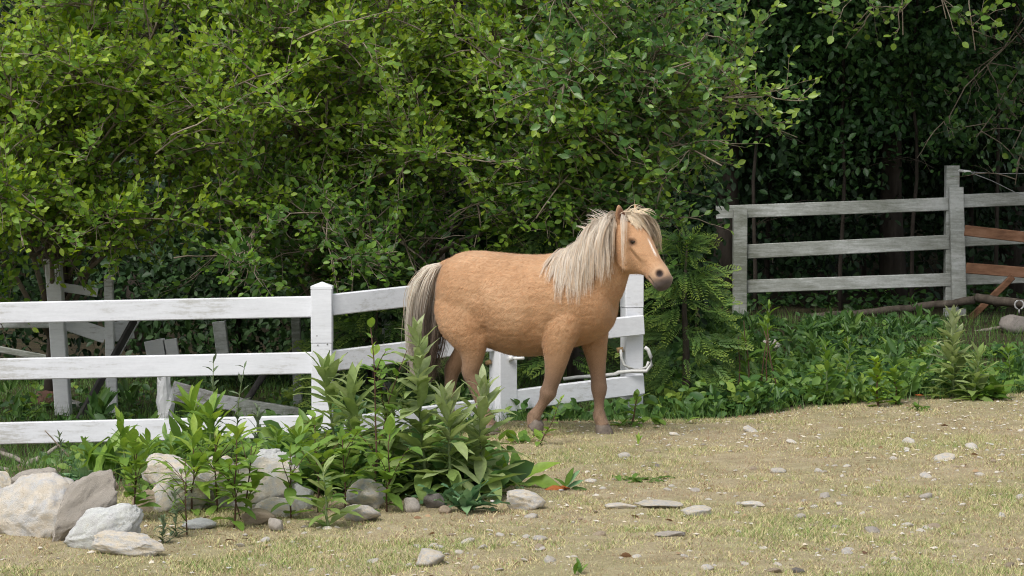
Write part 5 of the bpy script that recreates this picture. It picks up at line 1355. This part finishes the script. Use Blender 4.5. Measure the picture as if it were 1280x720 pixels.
CREST = np.array([(.60, 1.31), (.55, 1.28), (.49, 1.245), (.43, 1.205), (.375, 1.165), (.32, 1.13), (.265, 1.10)])
def hair_col(dark=0.):
    k = RNG.random(); base = np.array([.54, .485, .415]) if k < .5 else np.array([.60, .545, .465]) if k < .75 else np.array([.44, .385, .325]) if k < .92 else np.array([.48, .35, .22])
    return np.minimum(base * np.array([1.43, 1.44, 1.45]) * RNG.uniform(.85, 1.1) * (1 - dark), .85)
def lock(H, root_p, d, L, n, grav, off, wid, k, w, c_of, jit=.05, tip=.3):
    """one lock: a guide laid over the body, with strands that draw together towards its end"""
    pts, nr = grow(root_p, d, L, n, grav, off, jit)
    t = norm(np.gradient(pts, axis=0)); sd_ = norm(np.cross(t, nr)); m_ = len(pts); q = np.linspace(0, 1, m_)[:, None]
    for j in range(k):
        a_, b_ = RNG.normal(0, 1), RNG.normal(0, .5); sh = (1 - q) * 1.0 + q * tip
        ph = RNG.uniform(0, 6.28); cur = .0035 * np.sin(q * RNG.uniform(5, 11) + ph) * q
        P = pts + sd_ * (a_ * wid * sh + cur) + nr * (abs(b_) * .010 * sh + .001)
        e = RNG.uniform(.62, 1.0); ii = np.linspace(0, (m_ - 1) * e, m_); fl = np.minimum(ii.astype(int), m_ - 2); fr = (ii - fl)[:, None]
        P = P[fl] * (1 - fr) + P[fl + 1] * fr
        c0, c1 = c_of(); H.strand(P, RNG.uniform(*w), nr, c0, c1)
mane = Hair()
def mane_col():
    c0 = hair_col(); c1 = hair_col(.08)
    if RNG.random() < .3: c1 = c1 * np.array([1.0, .82, .64])
    return c0, c1
for i in range(150):
    q = min(5.99, (i + RNG.random()) / 150 * 6); k = min(5, int(q)); f = q - k; cx, cz = CREST[k] * (1 - f) + CREST[k + 1] * f
    for layer in range(2):
        loc, nm, *_ = BV.find_nearest(Vector((cx + RNG.normal(0, .01), RNG.normal(-.006, .012), cz)))
        L = RNG.uniform(.22, .46) * (1.1 - .36 * max(0, q - 4) / 2) * (1 if layer else .85)
        d = Vector((.05 + RNG.normal(0, .11), -.9, .12 + RNG.normal(0, .12)))
        lock(mane, loc, d, max(.13, L), 12, .42, RNG.uniform(.002, .010) + .012 * layer, RNG.uniform(.006, .012), 30, (.0006, .0013), mane_col, .075, RNG.uniform(.4, 1.0))
for i in range(70):   # wisps standing off the crest
    q = RNG.uniform(.2, 3.4); k = min(5, int(q)); f = q - k; cx, cz = CREST[k] * (1 - f) + CREST[k + 1] * f
    loc, nm, *_ = BV.find_nearest(Vector((cx, 0, cz)))
    q5 = round(q * 2.2) / 2.2
    pts, nr = grow(loc, Vector((-.75 + RNG.normal(0, .15), RNG.normal(-.1, .2), .9 + .3 * math.sin(q5 * 9))), RNG.uniform(.05, .12), 7, .10, .002, .06)
    c = hair_col(); mane.strand(pts, RNG.uniform(.001, .0022), np.array([[0, -1, 0.2]] * len(pts)), c, c * 1.05)
mo = link('mane', mane.mb.mesh('mane', M['hair']), pony)
fore = Hair()
def fore_col():
    return hair_col() * np.array([1.06, 1.02, .94]), hair_col(.04) * np.array([1.06, 1.0, .88])
for i in range(130):
    l0 = max(-.036, min(.06, RNG.normal(.006, .03))); loc, nm, *_ = BV.find_nearest(hp(RNG.uniform(-.06, .06), .09, l0))
    side = max(-.02, l0 * 14 + RNG.normal(.15, .35))
    d = _hf * RNG.uniform(.4, 1.0) + _hl * side * .65 + _hd * .3 + Vector((0, 0, .18))
    L = RNG.uniform(.14, .24) + .06 * max(0, min(1, side))
    if l0 < .004: L = RNG.uniform(.09, .15)
    lock(fore, loc, d, L, 11, .34, RNG.uniform(.003, .022), RNG.uniform(.005, .010), 32, (.0006, .0013), fore_col, .05, RNG.uniform(.2, .6))
for i in range(34):
    l0 = RNG.normal(0, .03); loc, nm, *_ = BV.find_nearest(hp(-.02, .09, l0))
    pts, nr = grow(loc, Vector((.55, RNG.normal(.1, .3), .75)), RNG.uniform(.08, .17), 8, .2, .004, .06)
    c = hair_col() * np.array([1.1, 1.0, .85]); fore.strand(pts, RNG.uniform(.001, .002), np.array([[0, -1, .2]] * len(pts)), c, c)
link('forelock', fore.mb.mesh('forelock', M['hair']), pony)
tail = Hair()
TAILP = np.array([(-.515, 0, 1.01), (-.565, 0, .985), (-.605, 0, .90), (-.63, 0, .78), (-.645, 0, .64), (-.645, 0, .50), (-.645, 0, .38), (-.645, 0, .28)])
for i in range(6500):
    if i % 60 == 0: lu, lw = RNG.normal(0, 1), RNG.normal(0, 1); lph = RNG.uniform(0, 6.28)
    u = lu + RNG.normal(0, .28); v = lw + RNG.normal(0, .28); a0 = RNG.random() ** 1.5 * .30; Lf = RNG.uniform(.62, 1.0)
    tt = np.linspace(a0, max(a0 + .3, Lf), 14); cen = np.stack([np.interp(tt * 7, np.arange(8), TAILP[:, k]) for k in range(3)], -1)
    spread = np.interp(tt, [0, .1, .35, .7, 1], [.020, .030, .050, .050, .032])[:, None] * np.clip((tt - a0) / .15 + .35, 0, 1)[:, None]
    pts = cen + spread * np.array([u * .75, v, 0]) + (tt * .016)[:, None] * np.sin(tt * 7 + lph)[:, None] * np.array([1, .6, 0]) + np.cumsum(RNG.normal(0, .0022, (14, 3)), 0)
    inner = np.clip(.5 + .5 * u, 0, 1)
    c0 = hair_col() * 1.05; cm = hair_col(.1) * (1 - .55 * inner); c1 = np.array([.13, .095, .072]) * RNG.uniform(.6, 1.7)
    kk = smooth(tt, .14, .70)[:, None] * (.45 + .55 * inner)
    n = len(pts); ttn = norm(np.gradient(pts, axis=0)); sd_ = norm(np.cross(ttn, np.array([RNG.normal(0, .6), -1, .1])))
    w = RNG.uniform(.0007, .0016) * np.interp(np.linspace(0, 1, n), [0, .2, .7, 1], [.7, 1, .8, .25])
    V = np.empty((2 * n, 3)); V[0::2] = pts - sd_ * w[:, None]; V[1::2] = pts + sd_ * w[:, None]
    ii = np.arange(n - 1) * 2; fq = np.stack([ii, ii + 1, ii + 3, ii + 2], -1)
    tail.mb.addc(V, fq, np.repeat(c0 * (1 - kk) + c1 * kk, 2, 0))
link('tail', tail.mb.mesh('tail', M['hair']), pony)

def coat_hair():
    """short lying hair over the whole body, combed back and down, in small tufts"""
    me = body_me; n = len(me.vertices)
    co = np.empty(n * 3, np.float32); me.vertices.foreach_get('co', co); co = co.reshape(-1, 3).astype(float)
    nm = np.empty(n * 3, np.float32); me.vertices.foreach_get('normal', nm); nm = nm.reshape(-1, 3).astype(float)
    ct = np.empty(n * 4, np.float32); me.attributes['tint'].data.foreach_get('color', ct); ct = ct.reshape(-1, 4)[:, :3].astype(float)
    k = 190000
    i = RNG.integers(0, n, k)
    hv = co[i] - np.array(HEAD_P); ht = hv @ np.array(_hd) / HLEN
    onhead = (ht > .05) & (co[i, 0] > .55) & (co[i, 2] > .9)
    bad = (onhead & (ht > .80)) | (co[i, 2] > HEAD_P.z + .085); i = i[~bad]; onhead = onhead[~bad]; k = len(i)
    P = co[i] + RNG.normal(0, .003, (k, 3)); Nn = nm[i]
    flow = np.tile(np.array([-.75, 0, -.6]), (k, 1)); low = smooth(P[:, 2], .55, .4)[:, None]
    flow = flow * (1 - low) + np.array([-.15, 0, -1.0]) * low
    flow[onhead] = np.array(_hd) * -.2 + np.array([-.3, 0, -.6])
    w1 = np.array([noise.noise_vector(Vector(p) * 22) for p in P[:: 1]]); 
    flow = flow + .26 * w1 * (1 - low * .6) + RNG.normal(0, .12, (k, 3))
    d = flow - Nn * (flow * Nn).sum(1, keepdims=True); d = norm(d)
    L = RNG.uniform(.007, .017, k) * np.where(onhead, .45, 1) * np.where(P[:, 2] < .5, .42, 1); 
    feather = (P[:, 2] > .05) & (P[:, 2] < .15); L = np.where(feather, L * 2.6, L)
    lift = RNG.uniform(.04, .18, k)[:, None]
    tip = P + norm(d + Nn * lift) * L[:, None]; sd_ = norm(np.cross(d, Nn)) * RNG.uniform(.0007, .0014, k)[:, None]
    B = P - Nn * .0015
    V = np.stack([B - sd_, B + sd_, tip], 1).reshape(-1, 3)
    var = np.clip(1 + .07 * RNG.normal(size=k) + .13 * w1[:, 0], .7, 1.3)[:, None]
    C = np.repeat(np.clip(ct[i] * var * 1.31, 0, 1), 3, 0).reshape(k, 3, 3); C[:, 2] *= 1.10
    mb = MB(); mb.addc(V, np.arange(3 * k).reshape(-1, 3), C.reshape(-1, 3))
    tag(link('coat_hair', mb.mesh('coat_hair', M['fur'], False), pony), kind='stuff')
coat_hair()
